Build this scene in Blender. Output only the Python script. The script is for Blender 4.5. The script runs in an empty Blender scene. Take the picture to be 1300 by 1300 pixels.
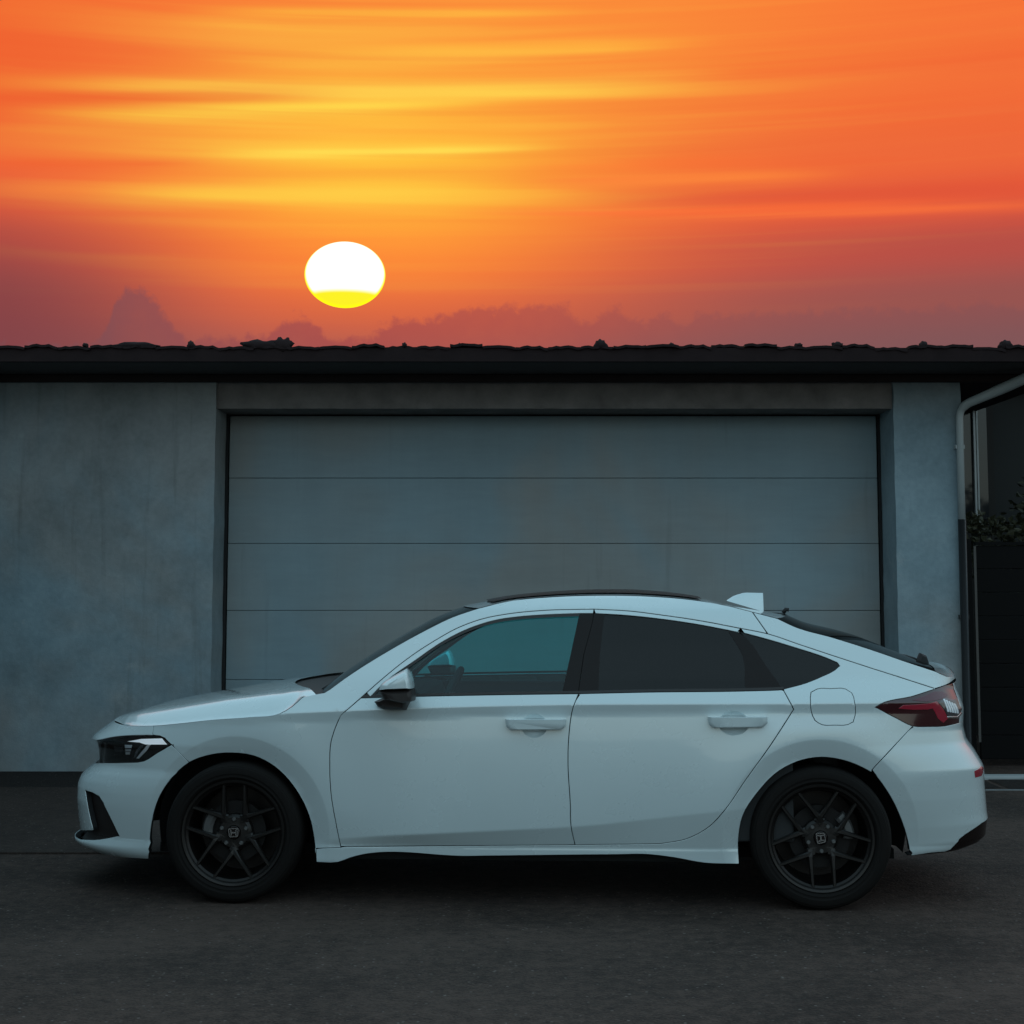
import bpy, bmesh, math, random
import numpy as np
from mathutils import Vector, Matrix
from mathutils.geometry import delaunay_2d_cdt
random.seed(7); rng=np.random.default_rng(7)
S=bpy.context.scene; COL=S.collection; PI=math.pi
# ------------------------------------------------------------------ camera
cam=bpy.data.objects.new('camera',bpy.data.cameras.new('camera')); COL.objects.link(cam)
cam.location=(0,0,1.5100); cam.rotation_euler=(math.radians(90+5.5),0,0)
cam.data.sensor_width=36; cam.data.lens=36*2051/1300
cam.data.shift_y=-112/1300; cam.data.clip_end=5000; S.camera=cam
# ------------------------------------------------------------------ view
S.view_settings.view_transform='Standard'; S.view_settings.look='None'
S.view_settings.exposure=0; S.view_settings.gamma=1; S.view_settings.use_curve_mapping=False
# ------------------------------------------------------------------ node helper
def lin(r,g,b):
    f=lambda c:(c/255/12.92 if c/255<=.04045 else ((c/255+.055)/1.055)**2.4)
    return (f(r),f(g),f(b),1)
class NT:
    def __init__(s,nt): s.t=nt; s.n=nt.nodes; s.l=nt.links; s.n.clear()
    def new(s,ty,**k):
        n=s.n.new(ty)
        for a,v in k.items(): setattr(n,a,v)
        return n
    def put(s,sock,v):
        if hasattr(v,'is_output') or isinstance(v,bpy.types.NodeSocket): s.l.new(v,sock)
        elif v is not None: sock.default_value=v
    def m(s,op,a,b=None,c=None,clamp=False):
        n=s.new('ShaderNodeMath',operation=op,use_clamp=clamp)
        for i,v in enumerate((a,b,c)): 
            if v is not None: s.put(n.inputs[i],v)
        return n.outputs[0]
    def sm(s,v,a,b,lo=0.,hi=1.):
        n=s.new('ShaderNodeMapRange',interpolation_type='SMOOTHSTEP',clamp=True)
        for i,x in enumerate((v,a,b,lo,hi)): s.put(n.inputs[i],x)
        return n.outputs[0]
    def mix(s,f,a,b,mode='MIX'):
        n=s.new('ShaderNodeMix',data_type='RGBA',blend_type=mode,clamp_factor=True)
        s.put(n.inputs[0],f); s.put(n.inputs[6],a); s.put(n.inputs[7],b); return n.outputs[2]
    def ramp(s,f,stops,interp='LINEAR'):
        n=s.new('ShaderNodeValToRGB'); r=n.color_ramp; r.interpolation=interp
        while len(r.elements)>1: r.elements.remove(r.elements[-1])
        r.elements[0].position=stops[0][0]; r.elements[0].color=stops[0][1]
        for p,c in stops[1:]:
            e=r.elements.new(p); e.color=c
        s.put(n.inputs[0],f); return n.outputs[0]
    def comb(s,x,y,z):
        n=s.new('ShaderNodeCombineXYZ')
        for i,v in enumerate((x,y,z)): s.put(n.inputs[i],v)
        return n.outputs[0]
    def noise(s,vec,scale,detail=4,rough=.5,dist=0.,dims='3D'):
        n=s.new('ShaderNodeTexNoise',noise_dimensions=dims)
        if vec is not None: s.l.new(vec,n.inputs['Vector'])
        n.inputs['Scale'].default_value=scale; n.inputs['Detail'].default_value=detail
        n.inputs['Roughness'].default_value=rough; n.inputs['Distortion'].default_value=dist
        return n.outputs['Fac']
# ------------------------------------------------------------------ world: sunset in the west, dusk blue overhead and behind
SUN_AZ=-5.98; SUN_EL=10.71
W=bpy.data.worlds.new('World'); S.world=W; W.use_nodes=True
LAYERS=[(-11.36,2.01,19.40,19.82,0.194,(255, 186, 66),0.70),(-5.72,6.58,18.61,18.69,0.222,(255, 178, 64),0.75),(-17.49,6.00,16.82,17.44,0.250,(255, 206, 78),0.90),(-19.53,-6.56,16.12,16.99,0.306,(234, 90, 46),0.55),(-17.19,-0.86,15.63,16.86,0.333,(255, 216, 76),0.90),(-12.65,1.43,15.57,15.94,0.278,(255, 160, 56),0.50),(-10.44,0.86,14.92,15.21,0.194,(255, 224, 84),0.90),(-18.69,-10.98,13.98,14.52,0.250,(240, 98, 50),0.50),(-18.42,-9.03,13.30,13.71,0.250,(255, 130, 60),0.50),(-14.22,-1.42,13.41,13.76,0.278,(255, 206, 70),0.75),(0.85,11.52,13.96,13.93,0.194,(255, 140, 62),0.75),(2.56,20.43,13.48,12.93,0.306,(216, 80, 58),0.42),(-1.42,20.42,12.97,12.52,0.167,(255, 116, 60),0.60),(-0.28,9.88,14.48,14.43,0.250,(255, 118, 54),0.35),(-8.47,-2.56,12.92,13.04,0.250,(255, 168, 60),0.50),]
def build_world():
    k=NT(W.node_tree)
    tc=k.new('ShaderNodeTexCoord'); sep=k.new('ShaderNodeSeparateXYZ'); k.l.new(tc.outputs['Generated'],sep.inputs[0])
    x,y,z=sep.outputs
    az=k.m('MULTIPLY',k.m('ARCTAN2',x,y),180/PI)
    el=k.m('MULTIPLY',k.m('ARCSINE',z),180/PI)
    # base colours by height
    base=k.ramp(k.m('DIVIDE',el,50.),[(0,lin(122,84,88)),(8.0/50,lin(130,87,88)),(9.6/50,lin(150,84,80)),(11.4/50,lin(182,79,70)),(13.0/50,lin(224,88,60)),(14.4/50,lin(236,102,58)),(17/50,lin(242,108,56)),(20.5/50,lin(248,118,56)),(27/50,lin(235,130,84)),(38/50,lin(150,120,120)),(1,lin(95,115,130))],'EASE')
    def gauss(a0,e0,sa,se):
        u=k.m('DIVIDE',k.m('SUBTRACT',az,a0),sa); v=k.m('DIVIDE',k.m('SUBTRACT',el,e0),se)
        return k.m('EXPONENT',k.m('MULTIPLY',k.m('ADD',k.m('MULTIPLY',u,u),k.m('MULTIPLY',v,v)),-1.))
    # streak coordinates: long thin layers, slightly tilted and bowed
    elt=k.m('ADD',el,k.m('MULTIPLY',az,-.012))
    v1=k.comb(k.m('MULTIPLY',az,.040),k.m('MULTIPLY',elt,.95),3.7)
    n1=k.noise(v1,1.0,3,.42,.25)
    v2=k.comb(k.m('MULTIPLY',az,.032),k.m('MULTIPLY',elt,2.1),9.1)
    n2=k.noise(v2,1.0,3,.45,.2)
    v3=k.comb(k.m('MULTIPLY',az,.09),k.m('MULTIPLY',elt,.55),1.3)
    n3=k.noise(v3,1.0,3,.5,.3)
    wob=k.m('SUBTRACT',n1,.5)
    c=k.mix(k.m('MULTIPLY',gauss(-4.8,12.2,10.5,3.7),1.0,clamp=True),base,lin(255,100,54))
    g2=gauss(-4.4,15.0,7.4,3.5)
    c=k.mix(k.m('MULTIPLY',k.m('ADD',g2,k.m('MULTIPLY',wob,k.m('MULTIPLY',g2,.7))),1.0,clamp=True),c,lin(255,194,60))
    g3=gauss(1.5,18.6,10.0,3.6)
    c=k.mix(k.m('MULTIPLY',g3,.60),c,lin(255,154,58))
    # thin layers lit from below: (az from, az to, el left, el right, half thickness, colour, strength)
    fine=k.m('SUBTRACT',n2,.5); soft=k.m('SUBTRACT',n3,.5)
    for a0,a1,e0,e1,th,col,stg in LAYERS:
        ce=k.m('ADD',e0-(e1-e0)/(a1-a0)*a0,k.m('MULTIPLY',az,(e1-e0)/(a1-a0)))
        d=k.m('DIVIDE',k.m('ADD',k.m('SUBTRACT',el,ce),k.m('ADD',k.m('MULTIPLY',wob,1.0),k.m('MULTIPLY',fine,.30))),th)
        w=k.m('EXPONENT',k.m('MULTIPLY',k.m('MULTIPLY',d,d),-1.))
        f_=(a1-a0)*.33
        w=k.m('MULTIPLY',w,k.m('MULTIPLY',k.sm(az,a0-f_*.4,a0+f_),k.sm(az,a1+f_*.4,a1-f_)))
        w=k.m('MULTIPLY',w,k.m('ADD',1.,k.m('MULTIPLY',fine,1.2)),clamp=True)
        c=k.mix(k.m('MULTIPLY',w,stg),c,lin(*col))
    hi=k.m('MULTIPLY',k.sm(n1,.50,.68),gauss(-5.0,15.8,12.0,4.6))
    c=k.mix(k.m('MULTIPLY',hi,.40),c,lin(255,212,78))
    hi2=k.m('MULTIPLY',k.sm(n2,.52,.70),gauss(-1.0,16.4,14.0,5.))
    c=k.mix(k.m('MULTIPLY',hi2,.16),c,lin(255,196,74))
    lo=k.m('MULTIPLY',k.sm(n1,.48,.32),k.sm(el,10.5,13.5))
    c=k.mix(k.m('MULTIPLY',lo,.16),c,lin(240,88,44))
    lo2=k.m('MULTIPLY',k.sm(n2,.46,.32),k.sm(el,10.5,13.))
    c=k.mix(k.m('MULTIPLY',lo2,.10),c,lin(232,82,46))
    c=k.mix(k.m('MULTIPLY',k.m('MULTIPLY',k.sm(az,-8.5,-18.5),k.sm(el,14.2,8.8)),.80),c,lin(128,62,68))
    c=k.mix(k.m('MULTIPLY',k.m('MULTIPLY',k.sm(az,-9.,-19.),k.sm(el,12.5,17.)),.55),c,lin(238,92,44))
    # low mauve bank of cumulus along the horizon
    tops=[(-17.74,7.93),(-14.57,8.08),(-14.11,8.96),(-13.94,9.73),(-13.65,9.93),(-12.98,9.98),(-12.63,9.62),(-11.91,8.82),(-11.36,8.24),(-8.68,8.56),(-8.00,9.15),(-7.44,9.27),(-6.97,8.84),(-6.46,8.41),(-5.20,8.54),(-4.23,9.16),(-2.54,9.34),(-1.41,9.60),(-0.28,9.71),(1.41,9.79),(2.15,9.62),(2.46,9.12),(2.82,9.12),(3.33,9.50),(3.89,9.61),(4.34,9.32),(4.84,8.98),(5.24,9.42),(5.69,9.41),(6.02,8.97),(6.58,9.34),]
    lo_az,hi_az=-20.,20.
    h=k.ramp(k.m('DIVIDE',k.m('SUBTRACT',az,lo_az),hi_az-lo_az),[((a-lo_az)/(hi_az-lo_az),(e/14,e/14,e/14,1)) for a,e in tops])
    pv=k.comb(az,el,0.4)
    pn=k.noise(pv,2.0,5,.60,.3); pn2=k.noise(pv,.9,2,.5,.2)
    edge=k.m('SUBTRACT',k.m('ADD',k.m('MULTIPLY',h,14.),k.m('ADD',k.m('MULTIPLY',k.m('SUBTRACT',pn,.5),1.15),k.m('MULTIPLY',k.m('SUBTRACT',pn2,.5),.4))),el)
    cm=k.m('MULTIPLY',k.sm(edge,-.12,.26),k.sm(k.m('ABSOLUTE',az),30.,19.))
    cm=k.m('MULTIPLY',cm,k.sm(edge,2.3,.2,.45,1.))
    ccol=k.mix(k.sm(k.m('ABSOLUTE',k.m('ADD',az,3.)),2.,14.),lin(158,72,76),lin(122,80,86))
    c=k.mix(k.m('MULTIPLY',cm,k.sm(az,-8.,10.,.66,.30)),c,ccol)
    # dusk: physical sky far from the sun
    sky=k.new('ShaderNodeTexSky',sky_type='NISHITA',sun_disc=False)
    sky.sun_elevation=math.radians(SUN_EL); sky.sun_rotation=math.radians(SUN_AZ)
    sky.altitude=50; sky.air_density=1.2; sky.dust_density=1.0; sky.ozone_density=3.0
    nish=k.mix(1.0,sky.outputs[0],(.05,.05,.05,1),'MULTIPLY')
    dusk=k.ramp(k.m('DIVIDE',k.m('ADD',el,10.),100.),[(0,(.20,.23,.24,1)),(.11,(.32,.37,.38,1)),(.2,(.40,.49,.52,1)),(.35,(.43,.59,.645,1)),(.6,(.36,.545,.62,1)),(1,(.24,.405,.48,1))],'EASE')
    dusk=k.mix(1.0,dusk,nish,'ADD')
    dusk=k.mix(1.0,dusk,(1.22,1.22,1.22,1),'MULTIPLY')
    near=k.m('MULTIPLY',k.sm(el,38.,20.5),k.sm(k.m('ABSOLUTE',k.m('SUBTRACT',az,-3.)),95.,24.))
    out=k.mix(near,dusk,c)
    bg=k.new('ShaderNodeBackground'); k.put(bg.inputs[0],out); bg.inputs[1].default_value=1.0
    o=k.new('ShaderNodeOutputWorld'); k.l.new(bg.outputs[0],o.inputs[0])
build_world()
sl=bpy.data.lights.new('sun_lamp','SUN'); sl.energy=.6; sl.angle=math.radians(.6); sl.color=(1,.55,.22)
so=bpy.data.objects.new('sun_lamp',sl); COL.objects.link(so)
_e,_a=math.radians(SUN_EL+4),math.radians(SUN_AZ)   # just clear of the built sun ball
so.rotation_euler=Vector((-math.sin(_a)*math.cos(_e),-math.cos(_a)*math.cos(_e),-math.sin(_e))).to_track_quat('-Z','Y').to_euler()
# ------------------------------------------------------------------ materials
MATS={}
def pbr(name,col,rough=.6,metal=0.,coat=0.,spec=.5,var=0.,vscale=3.,bump=0.,bscale=60.,bdist=.004):
    m=bpy.data.materials.new(name); m.use_nodes=True; k=NT(m.node_tree)
    b=k.new('ShaderNodeBsdfPrincipled'); o=k.new('ShaderNodeOutputMaterial'); k.l.new(b.outputs[0],o.inputs[0])
    c=(col[0],col[1],col[2],1); b.inputs['Base Color'].default_value=c
    b.inputs['Roughness'].default_value=rough; b.inputs['Metallic'].default_value=metal
    b.inputs['Coat Weight'].default_value=coat; b.inputs['Coat Roughness'].default_value=.04
    b.inputs['Specular IOR Level'].default_value=spec
    tc=k.new('ShaderNodeTexCoord').outputs['Object']
    if var:
        n=k.noise(tc,vscale,5,.6); 
        f=k.m('ADD',1-var,k.m('MULTIPLY',n,2*var)); cc=k.comb(f,f,f)
        k.put(b.inputs['Base Color'],k.mix(1.,c,cc,'MULTIPLY'))
        k.put(b.inputs['Roughness'],k.m('ADD',rough-.06,k.m('MULTIPLY',n,.12)))
    if bump:
        bn=k.new('ShaderNodeBump'); bn.inputs['Strength'].default_value=bump; bn.inputs['Distance'].default_value=bdist
        k.put(bn.inputs['Height'],k.noise(tc,bscale,6,.65)); k.l.new(bn.outputs[0],b.inputs['Normal'])
    MATS[name]=m; return m
def glass(name,tint,refl=1.,body=None):
    m=bpy.data.materials.new(name); m.use_nodes=True; k=NT(m.node_tree)
    t=k.new('ShaderNodeBsdfTransparent'); t.inputs[0].default_value=(*tint,1)
    g=k.new('ShaderNodeBsdfGlossy'); g.inputs['Roughness'].default_value=.02; g.inputs[0].default_value=(refl,refl,refl,1)
    base=t.outputs[0]
    if body:
        df=k.new('ShaderNodeBsdfDiffuse'); df.inputs[0].default_value=(*body,1); m2=k.new('ShaderNodeMixShader'); m2.inputs[0].default_value=.6; k.l.new(t.outputs[0],m2.inputs[1]); k.l.new(df.outputs[0],m2.inputs[2]); base=m2.outputs[0]
    f=k.new('ShaderNodeFresnel'); f.inputs[0].default_value=1.5
    mx=k.new('ShaderNodeMixShader'); k.l.new(f.outputs[0],mx.inputs[0]); k.l.new(base,mx.inputs[1]); k.l.new(g.outputs[0],mx.inputs[2])
    o=k.new('ShaderNodeOutputMaterial'); k.l.new(mx.outputs[0],o.inputs[0]); MATS[name]=m; return m
pbr('paint',(.60,.695,.71),.27,.16,1.,.5,var=.03,vscale=1.6)
pbr('seal_black',(.008,.009,.010),.7); pbr('gloss_black',(.0115,.0075,.0068),.25,spec=.2)
pbr('trim_black',(.018,.0135,.0125),.5); pbr('liner',(.004,.0038,.0036),.9)
pbr('tyre',(.0058,.0045,.0039),.78,spec=.2,var=.2,vscale=20,bump=.2,bscale=140); pbr('rim',(.0125,.0105,.0096),.38,.35,coat=.08)
pbr('rim_barrel',(.020,.017,.016),.4,.7); pbr('disc',(.010,.0085,.008),.6,.5); pbr('caliper',(.10,.098,.096),.5,.3)
pbr('chrome',(.85,.87,.88),.16,1.); pbr('lamp_white',(.78,.82,.86),.25,coat=1.); pbr('reflector_grey',(.25,.27,.29),.2,.8)
pbr('lamp_dark_red',(.035,.004,.006),.08,coat=1.); pbr('lamp_wine',(.085,.008,.022),.2,coat=.6); pbr('lamp_red',(.30,.012,.03),.15,coat=1.); pbr('lamp_clear',(.10,.10,.11),.1,.6,coat=1.)
pbr('interior',(.018,.019,.020),.8); pbr('seat',(.03,.03,.032),.85)
glass('glass_clear',(.30,.86,.89)); glass('glass_wind',(.30,.33,.33)); glass('glass_privacy',(.08,.068,.066),refl=.7,body=(.0105,.0068,.006)); glass('lens',(.93,.94,.95))
def door_paint():
    m=bpy.data.materials.new('door_paint'); m.use_nodes=True; k=NT(m.node_tree)
    b=k.new('ShaderNodeBsdfPrincipled'); o=k.new('ShaderNodeOutputMaterial'); k.l.new(b.outputs[0],o.inputs[0])
    g=k.new('ShaderNodeNewGeometry').outputs['Position']; sp=k.new('ShaderNodeSeparateXYZ'); k.l.new(g,sp.inputs[0]); x,y,z=sp.outputs
    n1=k.noise(g,.75,5,.6,.4); n2=k.noise(k.comb(k.m('MULTIPLY',x,1.2),y,k.m('MULTIPLY',z,7.)),2.2,5,.62); n3=k.noise(k.comb(k.m('MULTIPLY',x,8.),y,k.m('MULTIPLY',z,.6)),1.,4,.6)
    hue=k.sm(k.noise(k.comb(k.m('ADD',x,3.),0.,k.m('MULTIPLY',z,.9)),.5,3,.55,.4),.40,.60)
    col=k.mix(hue,(.210,.290,.322,1),(.248,.264,.258,1))
    f=k.m('ADD',.62,k.m('ADD',k.m('MULTIPLY',n1,.40),k.m('ADD',k.m('MULTIPLY',n2,.26),k.m('MULTIPLY',n3,.14))))
    col=k.mix(1.,col,k.comb(f,f,f),'MULTIPLY')
    st=k.sm(n3,.60,.78); col=k.mix(k.m('MULTIPLY',st,.22),col,(.09,.088,.08,1))
    k.put(b.inputs['Base Color'],col); k.put(b.inputs['Roughness'],k.m('ADD',.42,k.m('MULTIPLY',n2,.3)))
    bn=k.new('ShaderNodeBump'); bn.inputs['Strength'].default_value=.25; bn.inputs['Distance'].default_value=.004
    k.put(bn.inputs['Height'],k.m('ADD',n2,k.m('MULTIPLY',k.noise(g,70.,4,.6),.5))); k.l.new(bn.outputs[0],b.inputs['Normal']); MATS['door_paint']=m
door_paint()
pbr('concrete',(.200,.182,.172),.92,spec=.2,var=.55,vscale=5,bump=.6,bscale=38,bdist=.012)
pbr('post_grey',(.075,.068,.062),.6); pbr('gap_dark',(.015,.015,.016),.9)
pbr('fascia',(.034,.026,.025),.85,spec=.15,var=.3,vscale=4,bump=.3,bscale=25); pbr('tile',(.020,.013,.0135),.9,spec=.15,var=.4,vscale=7,bump=.4,bscale=45)
pbr('soffit',(.05,.043,.042),.9,var=.2); pbr('pipe_white',(.36,.40,.40),.4,var=.1); pbr('pipe_black',(.012,.012,.013),.4)
pbr('neighbour_wall',(.020,.021,.020),.9,var=.25,vscale=1.2,bump=.2); pbr('neighbour_brown',(.020,.018,.016),.9,var=.2)
pbr('frame_white',(.38,.40,.39),.4); pbr('gate_black',(.0022,.002,.0022),.6,spec=.12,var=.2); pbr('pane',(.02,.022,.024),.08)
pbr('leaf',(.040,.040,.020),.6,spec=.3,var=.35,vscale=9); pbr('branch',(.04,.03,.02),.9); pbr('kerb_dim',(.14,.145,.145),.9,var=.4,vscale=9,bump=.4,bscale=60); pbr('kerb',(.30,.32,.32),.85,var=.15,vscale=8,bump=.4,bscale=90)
def lamp_lit():
    m=pbr('lamp_lit',(.75,.8,.85),.2,coat=.5); b=[n for n in m.node_tree.nodes if n.type=='BSDF_PRINCIPLED'][0]
    b.inputs['Emission Color'].default_value=(.80,.93,1,1); b.inputs['Emission Strength'].default_value=.34
lamp_lit()
def stucco():
    m=bpy.data.materials.new('stucco'); m.use_nodes=True; k=NT(m.node_tree)
    b=k.new('ShaderNodeBsdfPrincipled'); o=k.new('ShaderNodeOutputMaterial'); k.l.new(b.outputs[0],o.inputs[0])
    tc=k.new('ShaderNodeTexCoord').outputs['Object']
    n1=k.noise(tc,.9,5,.6,.3); n2=k.noise(tc,4.5,6,.65); n3=k.noise(tc,26.,5,.6)
    sx,sy,sz=(lambda q:(k.l.new(tc,q.inputs[0]),q.outputs)[1])(k.new('ShaderNodeSeparateXYZ'))
    f=k.m('ADD',k.m('ADD',k.m('MULTIPLY',k.m('SUBTRACT',n1,.5),1.25),k.m('MULTIPLY',k.m('SUBTRACT',n2,.5),.75)),k.m('MULTIPLY',k.m('SUBTRACT',n3,.5),.40))
    hue=k.sm(k.noise(k.comb(k.m('ADD',sx,11.),0.,k.m('MULTIPLY',sz,.8)),.55,4,.6,.5),.38,.62)
    cool=k.mix(k.m('ADD',.5,f,clamp=True),(.130,.186,.212,1),(.315,.415,.460,1)); warm=k.mix(k.m('ADD',.5,f,clamp=True),(.152,.166,.166,1),(.345,.362,.362,1))
    col=k.mix(hue,cool,warm)
    drip=k.sm(k.noise(k.comb(k.m('MULTIPLY',sx,9.),0.,k.m('MULTIPLY',sz,.7)),1.,4,.6,.2),.56,.74)
    col=k.mix(k.m('MULTIPLY',drip,.30),col,(.085,.085,.080,1))
    # worn pale scuffs
    sc=k.sm(k.noise(tc,2.2,8,.72,.6),.60,.70); col=k.mix(k.m('MULTIPLY',sc,.25),col,(.42,.44,.43,1))
    k.put(b.inputs['Base Color'],col); b.inputs['Roughness'].default_value=.9; b.inputs['Specular IOR Level'].default_value=.2
    bn=k.new('ShaderNodeBump'); bn.inputs['Strength'].default_value=.35; bn.inputs['Distance'].default_value=.012
    k.put(bn.inputs['Height'],k.m('ADD',k.noise(tc,9.,6,.62),k.m('MULTIPLY',k.noise(tc,75.,3,.5),.35))); k.l.new(bn.outputs[0],b.inputs['Normal'])
    MATS['stucco']=m
stucco()
def asphalt(name,c0,c1):
    m=bpy.data.materials.new(name); m.use_nodes=True; k=NT(m.node_tree)
    b=k.new('ShaderNodeBsdfPrincipled'); o=k.new('ShaderNodeOutputMaterial'); k.l.new(b.outputs[0],o.inputs[0])
    tc=k.new('ShaderNodeTexCoord').outputs['Object']
    n1=k.noise(tc,.55,5,.6,.4); n2=k.noise(tc,14.,5,.6); g=k.noise(tc,95.,3,.6)
    vo=k.new('ShaderNodeTexVoronoi'); k.l.new(tc,vo.inputs['Vector']); vo.inputs['Scale'].default_value=62.
    n3=k.noise(tc,38.,3,.7)
    f=k.m('ADD',k.m('MULTIPLY',n1,.40),k.m('ADD',k.m('MULTIPLY',n2,.26),k.m('ADD',k.m('MULTIPLY',g,.26),k.m('MULTIPLY',n3,.18))),clamp=True)
    col=k.mix(k.sm(f,.44,.66),c0,c1)
    st=k.sm(vo.outputs['Color'],.80,.95); col=k.mix(k.m('MULTIPLY',k.m('MULTIPLY',st,k.sm(vo.outputs['Distance'],.5,.2)),.95),col,(.17,.145,.13,1))
    k.put(b.inputs['Base Color'],col); b.inputs['Roughness'].default_value=.88; b.inputs['Specular IOR Level'].default_value=.25
    bn=k.new('ShaderNodeBump'); bn.inputs['Strength'].default_value=.7; bn.inputs['Distance'].default_value=.006
    k.put(bn.inputs['Height'],k.m('ADD',g,k.m('MULTIPLY',vo.outputs['Distance'],-.9))); k.l.new(bn.outputs[0],b.inputs['Normal'])
    MATS[name]=m
asphalt('asphalt',(.0190,.0125,.0098,1),(.076,.0505,.0405,1)); asphalt('pavement',(.021,.0145,.0118,1),(.048,.0335,.0275,1)); asphalt('old_tarmac',(.0095,.0066,.0055,1),(.020,.0142,.0120,1))
# ------------------------------------------------------------------ object helpers
def tag(o,label=None,cat=None,group=None,kind=None):
    if label: o['label']=label
    if cat: o['category']=cat
    if group: o['group']=group
    if kind: o['kind']=kind
    return o
def empty(name,loc=(0,0,0),rz=0):
    o=bpy.data.objects.new(name,None); COL.objects.link(o); o.location=loc; o.rotation_euler=(0,0,rz); o.empty_display_size=.2; return o
def link(name,me,parent=None):
    o=bpy.data.objects.new(name,me); COL.objects.link(o)
    if parent is not None: o.parent=parent
    return o
def mesh(name,verts,faces,mats,parent=None,normals=None,mi=None,smooth=True):
    me=bpy.data.meshes.new(name); me.from_pydata([tuple(map(float,v)) for v in verts],[],[tuple(map(int,f)) for f in faces])
    for m in (mats if isinstance(mats,(list,tuple)) else [mats]): me.materials.append(MATS[m])
    if mi is not None: me.polygons.foreach_set('material_index',np.array(mi,dtype=np.int32))
    me.polygons.foreach_set('use_smooth',[smooth]*len(me.polygons))
    if normals is not None: me.normals_split_custom_set_from_vertices([tuple(map(float,n)) for n in normals])
    me.update(); return link(name,me,parent)
def bmobj(name,bm,mat,parent=None,smooth=False):
    me=bpy.data.meshes.new(name); bm.normal_update(); bm.to_mesh(me); bm.free(); me.materials.append(MATS[mat])
    me.polygons.foreach_set('use_smooth',[smooth]*len(me.polygons)); return link(name,me,parent)
def add_box(bm,x0,x1,y0,y1,z0,z1,bev=0.):
    r=bmesh.ops.create_cube(bm,size=1.)
    for v in r['verts']:
        v.co=Vector((x0+(v.co.x+.5)*(x1-x0),y0+(v.co.y+.5)*(y1-y0),z0+(v.co.z+.5)*(z1-z0)))
    if bev: bmesh.ops.bevel(bm,geom=list({e for v in r['verts'] for e in v.link_edges}),offset=bev,segments=2,affect='EDGES',profile=.5)
def box(name,x0,x1,y0,y1,z0,z1,mat,parent=None,bev=0.):
    bm=bmesh.new(); add_box(bm,x0,x1,y0,y1,z0,z1,bev); return bmobj(name,bm,mat,parent)
def tube(name,pts,rad,mat,parent=None,n=14,flat=1.):
    P=[Vector(p) for p in pts]; V=[];Fc=[]
    for i,p in enumerate(P):
        t=((P[min(i+1,len(P)-1)]-P[max(i-1,0)])).normalized(); a=t.cross(Vector((.13,.9,.21))).normalized(); b=t.cross(a)
        r=rad[min(i,len(rad)-1)] if isinstance(rad,(list,tuple)) else rad
        for j in range(n):
            q=2*PI*j/n; V.append(p+a*math.cos(q)*r+b*math.sin(q)*r*flat)
    for i in range(len(P)-1):
        for j in range(n): Fc.append((i*n+j,i*n+(j+1)%n,(i+1)*n+(j+1)%n,(i+1)*n+j))
    Fc.append(tuple(range(n))[::-1]); Fc.append(tuple((len(P)-1)*n+j for j in range(n)))
    return mesh(name,V,Fc,mat,parent)
# ------------------------------------------------------------------ the car's skin: half width by length and height, wrapped round nose and tail
# ---- body skin shared by generator and scene (numpy) ----
PI=np.pi
def lerp1(x, pts): return np.interp(x, [p[0] for p in pts], [p[1] for p in pts])
def smooth(x, pts, d):
    return (lerp1(x-d,pts)+2*lerp1(x-.5*d,pts)+2*lerp1(x,pts)+2*lerp1(x+.5*d,pts)+lerp1(x+d,pts))/8
CREASE_LOW=[(-1.2,.26),(-.75,.316),(-.1,.352),(.28,.372),(.63,.415),(.97,.455),(1.3,.49)]
CREASE_SHOULDER=[(-1.5,.86),(-1.3,.872),(-.87,.895),(-.3,.918),(.28,.932),(1.25,.938),(1.65,.94),(2.2,.94)]
ARCH=[(-1.363,.318,.386,.452),(1.372,.318,.393,.456)]
def sstep(a,b,x):
    t=np.clip((x-a)/(b-a),0,1); return t*t*(3-2*t)
def half_width(x,z):
    x=np.asarray(x,float); z=np.asarray(z,float)
    zl=smooth(x,CREASE_LOW,.2); zc=smooth(x,CREASE_SHOULDER,.2)
    amp=sstep(-1.0,-.45,x)*(1-.6*sstep(1.0,1.5,x))
    low=.858+.04*(zl-.275)/.325
    vl=low+(.897-low)*amp
    out=0
    for d,wt in((-.006,1),(-.003,2),(0,2),(.003,2),(.006,1)):
        zz=z+d
        zu=zc-.045; us=np.linspace(0,1,13)[1:]
        k=[.10+0*x,.19+0*x,.262+0*x,.270+0*x,zl]+[zl+(zu-zl)*u for u in us]+[zc,zc+.05]+[q+0*x for q in (1.05,1.2,1.33,1.37,1.42,1.47)]
        v=[.80+0*x,.857+0*x,.860+0*x,.858+0*x,vl]+[vl+(.8895-vl)*u+.034*u*(1-u)*(1-.25*u) for u in us]+[.8965+0*x]+[q+0*x for q in (.868,.822,.742,.660,.626,.555,.44)]
        r=np.where(zz<=k[0],v[0],v[-1]+0*zz)
        for i in range(len(k)-1):
            t=(zz-k[i])/np.maximum(k[i+1]-k[i],1e-6)
            r=np.where((zz>k[i])&(zz<=k[i+1]),v[i]+(v[i+1]-v[i])*t,r)
        out=out+wt*r
    w=out/8
    for (ax,az,ri,ro) in ARCH:
        d=np.hypot(x-ax,z-az)
        t=(ro-d)/(ro-ri)
        w=w-.017*.5*(np.minimum(t,1.3)+np.sqrt(np.minimum(t,1.3)**2+.0025))*sstep(.12,.3,z)*np.where(z<.9,1,0)
        w=w+.010*np.exp(-((d-ro)/.16)**2)*np.where(d>ro,1,1)*sstep(.95,.8,z)*sstep(.2,.45,z)
    t2=(.590+.10*(x-1.75))-z
    w=w-.13*.5*(t2+np.sqrt(t2*t2+.0002))*sstep(1.62,1.85,x)*sstep(.05,.3,z)
    return w
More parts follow.
